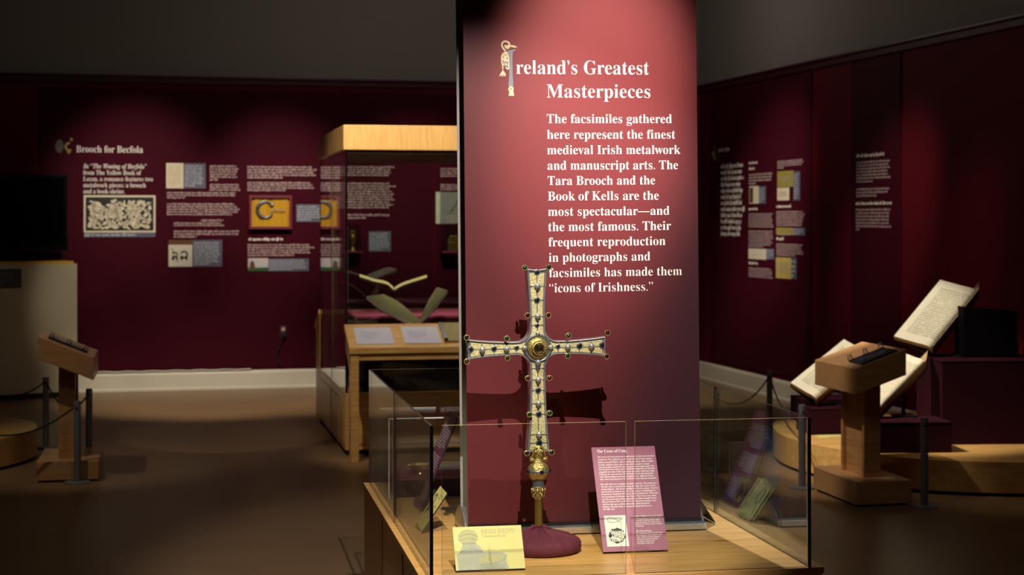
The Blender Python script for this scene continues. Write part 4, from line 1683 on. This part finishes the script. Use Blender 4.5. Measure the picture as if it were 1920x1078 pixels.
# ------------------------------------------------------------------ tall display case at the back left
TY = 11.5
p0 = at_z(647, 854, 0)
TALL = T(p0.x, p0.y, 0) @ RZ(TY)
TW, TD = 1.55, 1.9
t_tall = thing('tall_display_case', TALL, 'tall glass display case with a thick maple top and wooden base', 'display case')
b = NB()
box(b, 0, TW, 0, TD, 0.035, 0.42)
mesh_obj('base_body', b, M_MAPLE, t_tall, bevel=0.003)
b = NB()
box(b, 0.03, TW - 0.03, 0.03, TD - 0.03, 0, 0.035)
mesh_obj('base_toe', b, M_BLACK, t_tall)
for y0, y1 in ((0.04, 0.92), (0.98, 1.86)):
    b = NB()
    box(b, -0.006, 0.0, y0, y1, 0.07, 0.36)
    mesh_obj('side_panel', b, M_MAPLE, t_tall, bevel=0.003)
b = NB()
box(b, 0.04, TW - 0.04, -0.006, 0.0, 0.07, 0.31)
mesh_obj('front_panel', b, M_MAPLE, t_tall, bevel=0.003)
ZT0, ZT1 = 2.065, 2.235
b = NB()
box(b, -0.012, TW + 0.012, -0.012, TD + 0.012, ZT0, ZT1)
mesh_obj('canopy', b, M_MAPLE_H, t_tall, bevel=0.006)
b = NB()
box(b, 0.02, TW - 0.02, 0.02, TD - 0.02, ZT0 - 0.02, ZT0)
mesh_obj('canopy_lining', b, M_LEATHER, t_tall)
G2 = 0.01
ym = 1.0
for x0 in (0.004, TW - G2 - 0.004):
    pane('glass_panel', x0, x0 + G2, 0.004, ym, t_tall, 0.42, ZT0)
    pane('glass_panel', x0, x0 + G2, ym + 0.006, TD - 0.004, t_tall, 0.42, ZT0)
    for yy in (0.0, ym, TD - 0.012):
        b = NB()
        box(b, x0 - 0.002, x0 + G2 + 0.002, yy, yy + (0.006 if yy == ym else 0.012), 0.42, ZT0)
        mesh_obj('corner_seal', b, M_GBLACK, t_tall)
for y0 in (0.012, TD - 0.022):
    pane('glass_panel', 0.015, TW - 0.015, y0, y0 + G2, t_tall, 0.42, ZT0)
# lamps in the canopy
for i, (x, y, w_) in enumerate(((0.35, 0.35, 7), (0.9, 0.4, 8), (0.5, 1.05, 6))):
    pt = TALL @ Vector((x, y, ZT0 - 0.05))
    spot('canopy_lamp', pt, TALL @ Vector((x + 0.05, y, 0.9)), w_ * 2.2, 80, 0.8, 0.03)
# burgundy pedestals inside
for y0, d, h, lb in ((0.12, 0.46, 0.425, 'burgundy cloth-covered pedestal at the front of the tall glass case'), (0.62, 0.8, 0.485, 'burgundy cloth-covered pedestal at the back of the tall glass case')):
    t = thing('book_pedestal', TALL @ T(0.14, y0, 0.4205), lb, 'pedestal')
    b = NB()
    box(b, 0, TW - 0.3, 0, d, 0, h - 0.02)
    mesh_obj('pedestal_body', b, M_PEDESTAL, t, bevel=0.004)
    b = NB()
    box(b, -0.003, TW - 0.297, -0.003, d + 0.003, h - 0.02, h)
    mesh_obj('pedestal_top', b, mat('rose_cloth', '#8c3550'), t, bevel=0.004)


# sloping label desks before and behind the tall case
def label_desk(M, w, label):
    t = thing('label_desk', M, label, 'desk')
    d = 0.34
    for x in (0.0, w - 0.055):
        b = NB()
        prism(b, [(-d, 0), (-d, 0.71), (-0.01, 0.845), (-0.01, 0.0)] if x else [(-d, 0), (-d, 0.71), (-0.01, 0.845), (-0.01, 0.72), (-d + 0.09, 0.6), (-d + 0.09, 0)], x, x + 0.055, axis='x')
        mesh_obj('end_panel', b, M_MAPLE, t, bevel=0.003)
    b = NB()
    prism(b, [(-d - 0.01, 0.712), (-d - 0.01, 0.752), (-0.012, 0.888), (-0.012, 0.848)], -0.01, w + 0.01, axis='x')
    o = mesh_obj('sloping_top', b, M_MAPLE_X, t, bevel=0.003)
    b = NB()
    box(b, 0.055, w - 0.055, -d + 0.005, -d + 0.025, 0.668, 0.713)
    mesh_obj('front_rail', b, M_MAPLE_X, t, bevel=0.002)
    return t


DESK = TALL @ T(0.0, -0.012, 0)
label_desk(DESK, TW, 'sloping maple label desk along the front of the tall glass case')
label_desk(TALL @ T(TW, TD + 0.02, 0) @ RZ(180), TW, 'sloping maple label desk along the rear of the tall glass case')
# things lying on the front desk
TOPM = DESK @ T(0, -0.35, 0.752) @ RX(math.degrees(math.atan2(0.136, 0.338)))


def on_top(px, py):          # ray to the plane of the desk top (local z = 0)
    Mi = TOPM.inverted()
    o, d = Mi @ EYE, Mi.to_3x3() @ ray(px, py)
    k = -o.z / d.z
    q = o + d * k
    return q.x, q.y


def zo(x, y):
    return on_top(640 + x / 5.39, 480 + y / 5.39)


for quad, lb in ((((160, 897), (540, 890), (490, 725), (120, 730)), 'lavender label sheet at the left end of the sloping desk'), (((640, 885), (1010, 885), (965, 715), (600, 720)), 'lavender label sheet next to the grey clip on the sloping desk')):
    q = [zo(*p_) for p_ in quad]
    x0, x1 = sum(p_[0] for p_ in (q[0], q[3])) / 2, sum(p_[0] for p_ in (q[1], q[2])) / 2
    y0, y1 = (q[0][1] + q[1][1]) / 2, (q[2][1] + q[3][1]) / 2
    t = thing('label_sheet', TOPM @ T(x0, y0, 0.001), lb, 'label')
    b = NB()
    box(b, 0, x1 - x0, 0, y1 - y0, 0, 0.003)
    mesh_obj('sheet', b, M_LAV, t)
    b = NB()
    r = random.Random(6)
    greek(b, 0.04, x1 - x0 - 0.07, (y1 - y0) * 0.75, (y1 - y0) * 0.3, 7, r, -0.0035, RX(-90) @ I4)
    mesh_obj('lettering', b, mat('faint_ink', '#a4a3bd', 0.7, noise=0.05, nscale=30), t)
q = [zo(*p_) for p_ in ((1075, 875), (1035, 690))]
t = thing('ring_booklet', TOPM @ T(q[0][0], min(q[0][1], q[1][1]), 0.001), 'tan booklet with a grey metal clip on the sloping desk by the banner', 'booklet')
bd = abs(q[1][1] - q[0][1])
b = NB()
box(b, 0.0, 0.24, 0, bd, 0, 0.012)
mesh_obj('pages', b, M_TANB, t)
b = NB()
box(b, -0.022, 0.004, 0, bd, 0, 0.016)
mesh_obj('metal_clip', b, M_STEEL, t, bevel=0.002)
b = NB()
ball(b, (-0.01, 0.012, 0.02), 0.014, 0.014, 0.008)
mesh_obj('clip_end', b, M_BLACK, t, True)


# ------------------------------------------------------------------ open books
def page_surface(bm, near, far, mi=0, n=8, thick=None):
    """Ruled sheet between two polylines (near and far edges); with a thickness vector it becomes a block of pages."""
    A = spline(near, n)
    B = spline(far, n)
    va = [bm.verts.new(p_) for p_ in A]
    vb = [bm.verts.new(p_) for p_ in B]
    fs = [bm.faces.new((va[i], va[i + 1], vb[i + 1], vb[i])) for i in range(len(A) - 1)]
    for f in fs:
        f.material_index = mi
    if thick is not None:
        th = Vector(thick)
        wa = [bm.verts.new(p_ + th) for p_ in A]
        wb = [bm.verts.new(p_ + th) for p_ in B]
        gs = []
        for i in range(len(A) - 1):
            gs += [bm.faces.new((wa[i + 1], wa[i], wb[i], wb[i + 1])), bm.faces.new((va[i + 1], va[i], wa[i], wa[i + 1])), bm.faces.new((vb[i], vb[i + 1], wb[i + 1], wb[i]))]
        gs += [bm.faces.new((va[0], vb[0], wb[0], wa[0])), bm.faces.new((vb[-1], va[-1], wa[-1], wb[-1]))]
        for f in gs:
            f.material_index = 1
        fs += gs
    bmesh.ops.recalc_face_normals(bm, faces=fs)


def make_book(name, left, right, th, label, script, base, stand_z, lab_cradle, cover=M_LEATHER, pages=None, edges=None, block=None):
    """left/right: (near polyline, far polyline) in world space running from fore edge to spine and from spine to fore edge."""
    base = Vector(base)
    t = thing(name, T(*base), label, 'book')
    loc = lambda L: [Vector(p_) - base for p_ in L]
    th = Vector(th)
    for nm, (ne, fa), tv in (('left_pages', left, th), ('right_pages', right, th)):
        b = NB()
        page_surface(b, loc(ne), loc(fa), 0, 8, tv)
        pg = mesh_obj(nm, b, [M_EDGEPG if script and nm == 'right_pages' else pages or M_PAGE, edges or M_EDGEPG], t, True, sharp=50)
        if script and nm == 'left_pages':
            b = NB()
            A, B = spline(loc(ne), 20), spline(loc(fa), 20)
            nrm = (B[10] - A[10]).cross(A[12] - A[10]).normalized()
            if nrm.dot(th) > 0:
                nrm = -nrm
            rr = random.Random(len(nm))
            for L in range(22):
                v = 0.12 + 0.78 * L / 22
                i0, i1 = int(len(A) * 0.14), int(len(A) * 0.84)
                i = i0
                while i < i1 - 1:
                    j = i + 1
                    if rr.random() < 0.86:
                        c = [A[i].lerp(B[i], v), A[j].lerp(B[j], v), A[j].lerp(B[j], v + 0.018), A[i].lerp(B[i], v + 0.018)]
                        fc = b.faces.new([b.verts.new(p_ + nrm * 0.002) for p_ in c])
                    i = j
            mesh_obj('script_lines', b, M_SCRIPT, pg)
        b = NB()
        page_surface(b, [p_ + tv for p_ in loc(ne)], [p_ + tv for p_ in loc(fa)], 0, 8, tv.normalized() * 0.006)
        mesh_obj('cover', b, [cover, cover], t, True, sharp=50)
    # cradle below it
    c = thing('book_cradle', T(base.x, base.y, stand_z), lab_cradle, 'book stand')
    off = Vector((base.x, base.y, stand_z))
    b = NB()
    tb = th + th.normalized() * 0.008
    for ne, fa in (left, right):
        page_surface(b, [Vector(p_) + tb - off for p_ in (ne[0], ne[-1])], [Vector(p_) + tb - off for p_ in (fa[0], fa[-1])], 0, 4, tb.normalized() * 0.005)
    mesh_obj('cradle_board', b, [M_BLACK, M_BLACK], c)
    cen = (Vector(left[0][-1]) + Vector(left[1][-1])) / 2 + tb - off
    b = NB()
    box(b, cen.x - 0.07, cen.x + 0.07, cen.y - 0.06, cen.y + 0.06, 0.0008, 0.012)
    tube(b, [(cen.x, cen.y, 0.01), (cen.x, cen.y, max(0.02, cen.z - 0.004))], 0.012, 10)
    mesh_obj('cradle_foot', b, M_BLACK, c)
    if block:
        b = NB()
        x0_, x1_, y0_, y1_, h0, h1 = block
        prism(b, [(x0_ - off.x, 0.0008), (x1_ - off.x, 0.0008), (x1_ - off.x, h1), (x0_ - off.x, h0)], y0_ - off.y, y1_ - off.y, axis='y')
        mesh_obj('dark_block', b, mat('dull_black', '#0a0406', 0.9, noise=0.1, nscale=20, spec=0.05), c, bevel=0.004)  # near-black block with a sloping top, standing beside the book
    return t


def Z5(x, y, Y):
    return at_depth(640 + x / 5.39, 480 + y / 5.39, Y)


ty = TALL @ Vector((0.6, 0.2, 0))
Yn = ty.y
M_GREYPG = mat('greenish_vellum', '#67643f', 0.7, noise=0.2, nscale=10)
make_book('open_book',
          ([Z5(255, 405, Yn), Z5(440, 540, Yn), Z5(740, 692, Yn)], [Z5(430, 385, Yn + 0.26), Z5(590, 470, Yn + 0.26), Z5(790, 640, Yn + 0.2)]),
          ([Z5(745, 694, Yn), Z5(900, 560, Yn), Z5(1075, 345, Yn)], [Z5(792, 640, Yn + 0.2), Z5(880, 450, Yn + 0.26), Z5(965, 315, Yn + 0.26)]),
          (0.0, 0.004, -0.022), 'open book with olive grey pages in a deep V, at the tall case’s front', False,
          tuple((Z5(740, 692, Yn) + Z5(790, 640, Yn + 0.2)) / 2), 0.8462, 'black stand under the olive grey open book in the tall case', pages=M_GREYPG, edges=mat('pale_page_edge', '#d4d2c0', 0.7, noise=0.1, nscale=50))
Yf = Yn + 0.62
make_book('open_book',
          ([Z5(185, 182, Yf), Z5(330, 228, Yf), Z5(460, 258, Yf), Z5(528, 315, Yf)], [Z5(205, 195, Yf + 0.3), Z5(340, 238, Yf + 0.3), Z5(465, 270, Yf + 0.3), Z5(530, 325, Yf + 0.3)]),
          ([Z5(538, 315, Yf), Z5(620, 268, Yf), Z5(750, 225, Yf), Z5(865, 188, Yf)], [Z5(538, 325, Yf + 0.3), Z5(620, 280, Yf + 0.3), Z5(745, 237, Yf + 0.3), Z5(850, 200, Yf + 0.3)]),
          (0.0, 0.004, -0.02), 'thin open book with yellowed page edges, raised behind the other in the tall case', False,
          tuple(Z5(532, 325, Yf + 0.1)), 0.9062, 'tall black stand under the yellowed open book in the tall case', edges=mat('yellow_page_edge', '#d6d090', 0.7, noise=0.1, nscale=50))


# ------------------------------------------------------------------ lecterns
def lectern(M, flip, label, binder_label, bw_, bh_, zl, zh, th, bt):
    """flip = -1: the high end is at local x = 0 (reader on the right); +1: the high end is at the far x."""
    t = thing('lectern', M, label, 'lectern')
    w, d = bw_, 0.6
    b = NB()
    z0, z1 = (zh, zl) if flip < 0 else (zl, zh)
    prism(b, [(0, z0 - th), (w, z1 - th), (w, z1), (0, z0)], 0, d, axis='y')
    mesh_obj('desk_box', b, M_LECT_X, t, bevel=0.003)
    b = NB()
    box(b, -0.006, w + 0.03, -0.01, d + 0.01, 0.012, bt)
    mesh_obj('base_block', b, M_LECT_X, t, bevel=0.004)
    b = NB()
    box(b, 0.01, w + 0.01, 0.01, d - 0.01, 0, 0.012)
    mesh_obj('base_toe', b, M_BLACK, t)
    zt = min(z0, z1) - th
    xm = w * 0.5
    for y0, y1, dx in ((0.12, 0.15, 0.05), (0.15, 0.42, 0.028), (0.42, 0.45, 0.05)):
        b = NB()
        f0 = z0 - th + (z1 - z0) * (xm - dx) / w
        f1 = z0 - th + (z1 - z0) * (xm + dx) / w
        prism(b, [(xm - dx, bt), (xm + dx, bt), (xm + dx, f1 - 0.0005), (xm - dx, f0 - 0.0005)], y0, y1, axis='y')
        mesh_obj('post_board', b, M_LECT, t, bevel=0.002)
    # ring-bound booklet on the sloping top
    ang = math.degrees(math.atan2(z1 - z0, w))
    S = M @ T(0, 0, z0) @ RY(-ang)
    L = w / cos(R(ang))
    sx = 0.16 * L
    yy = 0.115 if flip < 0 else 0.21
    r = thing('ring_binder', S @ T(sx, yy, 0.001), binder_label, 'binder')
    b = NB()
    if flip < 0:
        box(b, 0, 0.7 * L, 0.0, 0.03, 0, 0.012)
        box(b, 0, 0.7 * L, 0.03, 0.25, 0, 0.006)
    else:
        box(b, 0, 0.7 * L, -0.03, 0, 0, 0.012)
        box(b, 0, 0.7 * L, -0.185, -0.03, 0, 0.01)
    pg = mesh_obj('cover_and_pages', b, M_BOOKPIC, r, bevel=0.001)
    if flip > 0:
        b = NB()
        r_ = random.Random(2)
        box(b, 0.02, 0.7 * L - 0.02, -0.17, -0.045, 0.01, 0.0106)
        for i in range(5):
            x = 0.05 + 0.03 * i
            y_ = -0.12 + r_.uniform(-0.015, 0.02)
            hexa(b, [(x - 0.03, y_, 0.0106), (x + 0.02, y_ - 0.01, 0.0106), (x + 0.03, y_ + 0.015, 0.0106), (x - 0.02, y_ + 0.022, 0.0106), (x - 0.03, y_, 0.0109), (x + 0.02, y_ - 0.01, 0.0109), (x + 0.03, y_ + 0.015, 0.0109), (x - 0.02, y_ + 0.022, 0.0109)], 1)
        mesh_obj('picture', b, [M_BOOKPIC, mat('muted_print', '#4a4238', 0.5, noise=0.3, nscale=20)], pg)
    for k in (0.06, 0.5, 0.94):
        b = NB()
        for dx in (-0.012, 0.012):
            q = [(k * 0.7 * L + dx * (1 - 0.5 * sin(a)) + 0.0, 0.003 - 0.012 * cos(a) * (1 if flip < 0 else -1) + (0.01 if flip < 0 else -0.01), 0.008 + 0.036 * sin(a)) for a in [pi * i / 10 for i in range(11)]]
            tube(b, q, 0.0022, 6)
        mesh_obj('ring', b, M_STEEL if flip > 0 else M_BLACK, r, True)
    return t


p0 = at_z(70.5, 905, 0)
lectern(T(p0.x, p0.y, 0) @ RZ(11), -1, 'slant-topped wooden lectern near the round platform and television', 'dark ring binder on the lectern near the television', 0.33, 0.6, 0.752, 0.8875, 0.138, 0.1265)
p0 = at_z(1605, 950.6, 0)
lectern(T(p0.x, p0.y, 0) @ RZ(12), 1, 'slant-topped wooden lectern in front of the large open manuscripts', 'ring binder with a dark picture page on the lectern by the manuscripts', 0.3, 0.6, 0.767, 0.872, 0.145, 0.141)


# ------------------------------------------------------------------ posts and ropes
def make_post(p, label):
    t = thing('stanchion', T(p[0], p[1], 0), label, 'barrier post', 'low grey barrier posts')
    b = NB()
    lathe(b, [(0.079, 0), (0.079, 0.006), (0.07, 0.011), (0.022, 0.012)], 28)
    mesh_obj('foot_disc', b, M_STAN, t, True)
    b = NB()
    lathe(b, [(0.0215, 0.011), (0.0215, 0.488), (0.02, 0.4945), (0.0, 0.495)], 20)
    mesh_obj('post_tube', b, M_STAN, t, True)
    b = NB()
    lathe(b, [(0.006, 0.0), (0.006, 0.006)], 10, T(0, -0.02, 0.455) @ RX(90))
    mesh_obj('rope_hole', b, M_BLACK, t, True)
    return t


SP = {}
for key, px, py, Y, lb in (('a', 145, 905, None, 'grey barrier post standing before the lectern near the television'),
                           ('b', 86, 0, 11.9, 'grey barrier post behind the round platform, left of the lectern post'),
                           ('c', 167, 0, 11.1, 'grey barrier post just behind the right side of the lectern near the television'),
                           ('d', 1733, 950, None, 'grey barrier post standing before the burgundy pedestals'),
                           ('e', 1443, 0, 12.42, 'farthest grey barrier post, against the white right baseboard'),
                           ('f', 1504, 0, 10.14, 'grey barrier post just behind the right corner of the glass case'),
                           ('g', 1344, 0, 10.83, 'grey barrier post seen through the right glass beside the banner')):
    if Y is None:
        p_ = at_z(px, py, 0)
        q = (p_.x, p_.y)
    else:
        q = ((px - 960) / FPX * Y, Y)
    SP[key] = q
    make_post(q, lb)
SP['h'] = (-4.05, 12.6)
SP['i'] = (-3.38, 10.05)
for key, lb in (('h', 'grey barrier post beyond the round platform, holding the rear rope'), ('i', 'grey barrier post before the round platform, holding the front rope')):
    make_post(SP[key], lb)


def rope(a, c, sag, label, za=0.455, zb=0.455):
    A, B = Vector((*SP[a], za)), Vector((*SP[c], zb))
    d = (B - A).normalized()
    A, B = A + d * 0.023, B - d * 0.023
    b = NB()
    tube(b, [A.lerp(B, i / 20) - Vector((0, 0, sag * 4 * (i / 20) * (1 - i / 20))) for i in range(21)], 0.0055, 8)
    tag(mesh_obj('barrier_rope', b, M_ROPE, None, True), label, 'rope')


rope('b', 'h', 0.13, 'dark elastic rope sagging behind the round platform')
rope('b', 'c', 0.13, 'dark elastic rope passing behind the lectern near the television')
rope('a', 'i', 0.15, 'dark elastic rope sagging across the front of the round platform')
rope('e', 'g', 0.10, 'dark elastic rope sagging before the white right baseboard')
rope('e', 'f', 0.12, 'dark elastic rope seen through the right glass of the case')

# ------------------------------------------------------------------ platforms
def platform(pts, label, h=0.2):
    c = Vector((sum(p_[0] for p_ in pts) / len(pts), sum(p_[1] for p_ in pts) / len(pts), 0))
    t = thing('platform', T(*c), label, 'platform')
    q = [(p_[0] - c.x, p_[1] - c.y) for p_ in pts]
    b = NB()
    prism(b, q, 0.022, h)
    mesh_obj('platform_deck', b, M_MAPLE_X, t, True, sharp=30)
    b = NB()
    prism(b, [(x * 0.97, y * 0.97) for x, y in q], 0, 0.022)
    mesh_obj('platform_toe', b, M_BLACK, t)
    return t


cxp, cyp, rp_ = -4.22, 11.25, 1.05
platform([(cxp + rp_ * cos(2 * pi * i / 64), cyp + rp_ * sin(2 * pi * i / 64)) for i in range(64)], 'round low wooden platform beside the ropes, at the picture’s edge')
fr_ = [(4.0, 10.15), (3.5, 9.87), (2.94, 9.80), (2.33, 9.98), (1.88, 10.55), (1.74, 11.2), (1.85, 11.9), (2.15, 12.5)]
cur = [(v.x, v.y) for v in spline([(x, y, 0) for x, y in fr_], 8)]
# back along the right wall
wr = [RIGHT @ Vector((x, -0.03, 0)) for x in (4.9, 7.3)]
hit = [(v.x, v.y) for v in wr]
front = [p_ for p_ in cur if (RIGHT.inverted() @ Vector((p_[0], p_[1], 0))).y < -0.03]
platform(front + hit, 'curved low wooden platform carrying the open manuscripts along the right wall')


def pedestal(M, w, d, z0, z1, label):
    t = thing('book_pedestal', M @ T(0, 0, z0 + 0.0005), label, 'pedestal')
    b = NB()
    box(b, 0, w, 0, d, 0, z1 - z0 - 0.012)
    mesh_obj('pedestal_body', b, M_PEDESTAL, t, bevel=0.004)
    b = NB()
    box(b, -0.002, w + 0.002, -0.002, d + 0.002, z1 - z0 - 0.012, z1 - z0)
    mesh_obj('pedestal_top', b, M_PEDESTAL, t, bevel=0.004)


p1 = at_z(1766, 834, 0.2)
pedestal(T(p1.x, p1.y, 0) @ RZ(4), 0.66, 0.52, 0.2, 0.72, 'large burgundy pedestal under the highest open manuscript')
p2 = at_z(1640, 850, 0.2)
pedestal(T(p2.x, p2.y, 0) @ RZ(4), 0.47, 0.30, 0.2, 0.385, 'low burgundy pedestal in front, under the manuscript beside the lectern')
p3 = at_z(1521, 816, 0.2)
pedestal(T(p3.x, p3.y, 0) @ RZ(8), 0.36, 0.32, 0.2, 0.372, 'low burgundy pedestal under the manuscript left of the lectern')
pedestal(T(1.99, 11.65, 0) @ RZ(8), 0.42, 0.3, 0.2, 0.365, 'farthest low burgundy pedestal on the curved platform')
q = at_z(1566, 822, 0.2)
t = thing('text_card', T(q.x - 0.09, q.y, 0.2008) @ RZ(8), 'yellow card lying flat on the curved platform behind the lectern', 'card')
b = NB()
box(b, 0, 0.21, 0, 0.14, 0, 0.004)
mesh_obj('board', b, M_YELLOW, t)
b = NB()
for i in range(5):
    flat(b, blob(0.07 + 0.02 * i, -0.02 - 0.006 * (i % 2), 0.009, 0.012, 8, 0.3, random.Random(i)), 0, T(0, 0, 0.0045) @ RX(-90) @ Matrix.Diagonal((1, 1, -1, 1)))
mesh_obj('drawing', b, M_DSILVER, t)


# ------------------------------------------------------------------ the three big manuscripts
def Zr(x, y, Y):
    return at_depth(1460 + x / 2.2457, 500 + y / 2.2457, Y)


def manuscript(bl, br, tl, Yb, wy, hy, right_dx, label, stand_z, clabel, th=0.03, block=None):
    """Left page from its pixel corners (bottom-left, bottom at the spine, top-left); right page turns away from the spine."""
    BR = Zr(*br, Yb)
    BLp = Zr(*bl, Yb - wy)
    TL = Zr(*tl, Yb - wy + hy)
    TR = BR + (TL - BLp)
    w = BR - BLp
    n = (w.cross(TL - BLp)).normalized()
    if n.y > 0:
        n = -n
    mid = lambda a, c, k: (a + c) / 2 + n * k
    spine_dn = n * -0.03
    left = ([BLp, mid(BLp, BR, 0.006), BLp.lerp(BR, 0.88) + n * 0.012, BR + spine_dn], [TL, mid(TL, TR, 0.006), TL.lerp(TR, 0.88) + n * 0.012, TR + spine_dn])
    f = Vector(right_dx)
    right = ([BR + spine_dn, BR + f * 0.15 + n * 0.016, BR + f * 0.55 + n * 0.008, BR + f], [TR + spine_dn, TR + f * 0.15 + n * 0.016, TR + f * 0.55 + n * 0.008, TR + f])
    return make_book('open_manuscript', left, right, n * -th, label, True, tuple(BR), stand_z, clabel, block=block)


manuscript((485, 292), (648, 345), (680, 55), 10.8, -0.13, 0.22, (0.06, 0.20, 0.06), 'highest of the open vellum manuscripts, on the large burgundy pedestal', 0.7205, 'black stand under the highest open manuscript, with a dark block beside it', block=(2.86, 3.2, 10.82, 11.02, 0.32, 0.29))
manuscript((330, 560), (425, 605), (526, 362), 10.32, -0.1, 0.24, (0.06, 0.20, 0.06), 'open vellum manuscript partly hidden by the lectern, above the front pedestal', 0.3855, 'black stand under the manuscript partly hidden by the lectern')
manuscript((50, 488), (160, 560), (275, 305), 11.12, -0.12, 0.24, (0.10, 0.18, 0.05), 'open vellum manuscript left of the lectern, lowest and farthest', 0.3725, 'black stand under the manuscript left of the lectern')

# ------------------------------------------------------------------ television and its cabinet
MED = T(-3.905, 15.33, 0) @ RZ(32)
t = thing('media_cabinet', MED, 'tall beige cabinet with a wooden top carrying the television', 'cabinet')
MW = 1.75
b = NB()
box(b, -MW, 0, 0, 0.34, 0.05, 1.195)
mesh_obj('cabinet_body', b, M_BEIGE, t, bevel=0.004)
b = NB()
box(b, -MW + 0.02, -0.02, 0.02, 0.32, 0, 0.05)
mesh_obj('cabinet_toe', b, M_BLACK, t)
b = NB()
box(b, -MW, -0.03, 0.004, 0.34, 1.195, 1.22)
mesh_obj('cabinet_top', b, mat('honey_wood', '#d9a63a', 0.4, noise=0.2, nscale=6, stretch=(1, 8, 8)), t, bevel=0.002)
xa, zt = on(MED, -40, 505)
xb, _ = on(MED, 40, 505)
_, zb_ = on(MED, 20, 540)
b = NB()
box(b, xa, xb, -0.006, 0, zb_, zt)
pl_ = mesh_obj('label_plate', b, mat('dark_slate', '#3a3c42', 0.5, noise=0.1, nscale=14), t)
b = NB()
greek(b, xa + 0.03, xb - 0.03, zt - 0.02, zb_ + 0.02, 4, random.Random(9), -0.007)
mesh_obj('lettering', b, mat('dim_ink', '#6c6c70', 0.6, noise=0.05, nscale=30), pl_)
TVM = MED @ T(0, 0.14, 1.2205) @ RZ(-14)
x1, zt = on(TVM, 127, 327)
_, zb_ = on(TVM, 127, 471)
t = thing('television', TVM @ T(x1 - 0.62, 0, 0), 'black flat television standing on the beige cabinet', 'television')
hw = 0.62
b = NB()
box(b, -hw, hw, 0, 0.05, zb_, zt)
mesh_obj('bezel', b, M_GBLACK, t, bevel=0.006)
b = NB()
box(b, -hw + 0.035, hw - 0.035, -0.002, 0.001, zb_ + 0.06, zt - 0.035)
mesh_obj('screen', b, mat('dark_screen', '#030304', 0.12, noise=0.1, nscale=9), t)
b = NB()
box(b, -0.09, 0.09, 0.01, 0.05, 0.015, zb_ + 0.02)
mesh_obj('stand_neck', b, M_GBLACK, t, bevel=0.004)
b = NB()
lathe(b, [(0.3, 0), (0.3, 0.008), (0.26, 0.016), (0.0, 0.018)], 40, T(0, 0.05, 0) @ Matrix.Diagonal((1, 0.42, 1, 1)))
mesh_obj('stand_foot', b, M_GBLACK, t, True)
b = NB()
ball(b, (0.0, -0.003, zb_ + 0.028), 0.022, 0.004, 0.01, n=12)
mesh_obj('badge', b, M_STEEL, t, True)

# ------------------------------------------------------------------ repeats of a kind share a group
GROUPS = {'exhibit_panel': 'printed maroon panels on the gallery walls', 'open_manuscript': 'large open manuscripts on the curved platform',
          'open_book': 'open books in the tall glass case', 'book_cradle': 'black stands holding the open books', 'book_pedestal': 'burgundy pedestals for books',
          'lectern': 'slant-topped wooden lecterns', 'ring_binder': 'ring binders on the lecterns', 'label_desk': 'sloping label desks of the tall case',
          'label_sheet': 'lavender label sheets on the sloping desk', 'barrier_rope': 'dark ropes between the barrier posts', 'platform': 'low wooden platforms',
          'text_card': 'yellow cards', 'text_sign': 'plum text signs in the glass case', 'acrylic_vitrine': 'acrylic boxes in the glass case',
          'display_riser': 'burgundy risers in the acrylic boxes', 'wall_case': 'acrylic wall cases on maroon shelves', 'power_outlet': 'power outlets on the walls'}
for o in SC.objects:
    g = GROUPS.get(o.name.split('.')[0])
    if g and o.parent is None and not o.get('group'):
        o['group'] = g
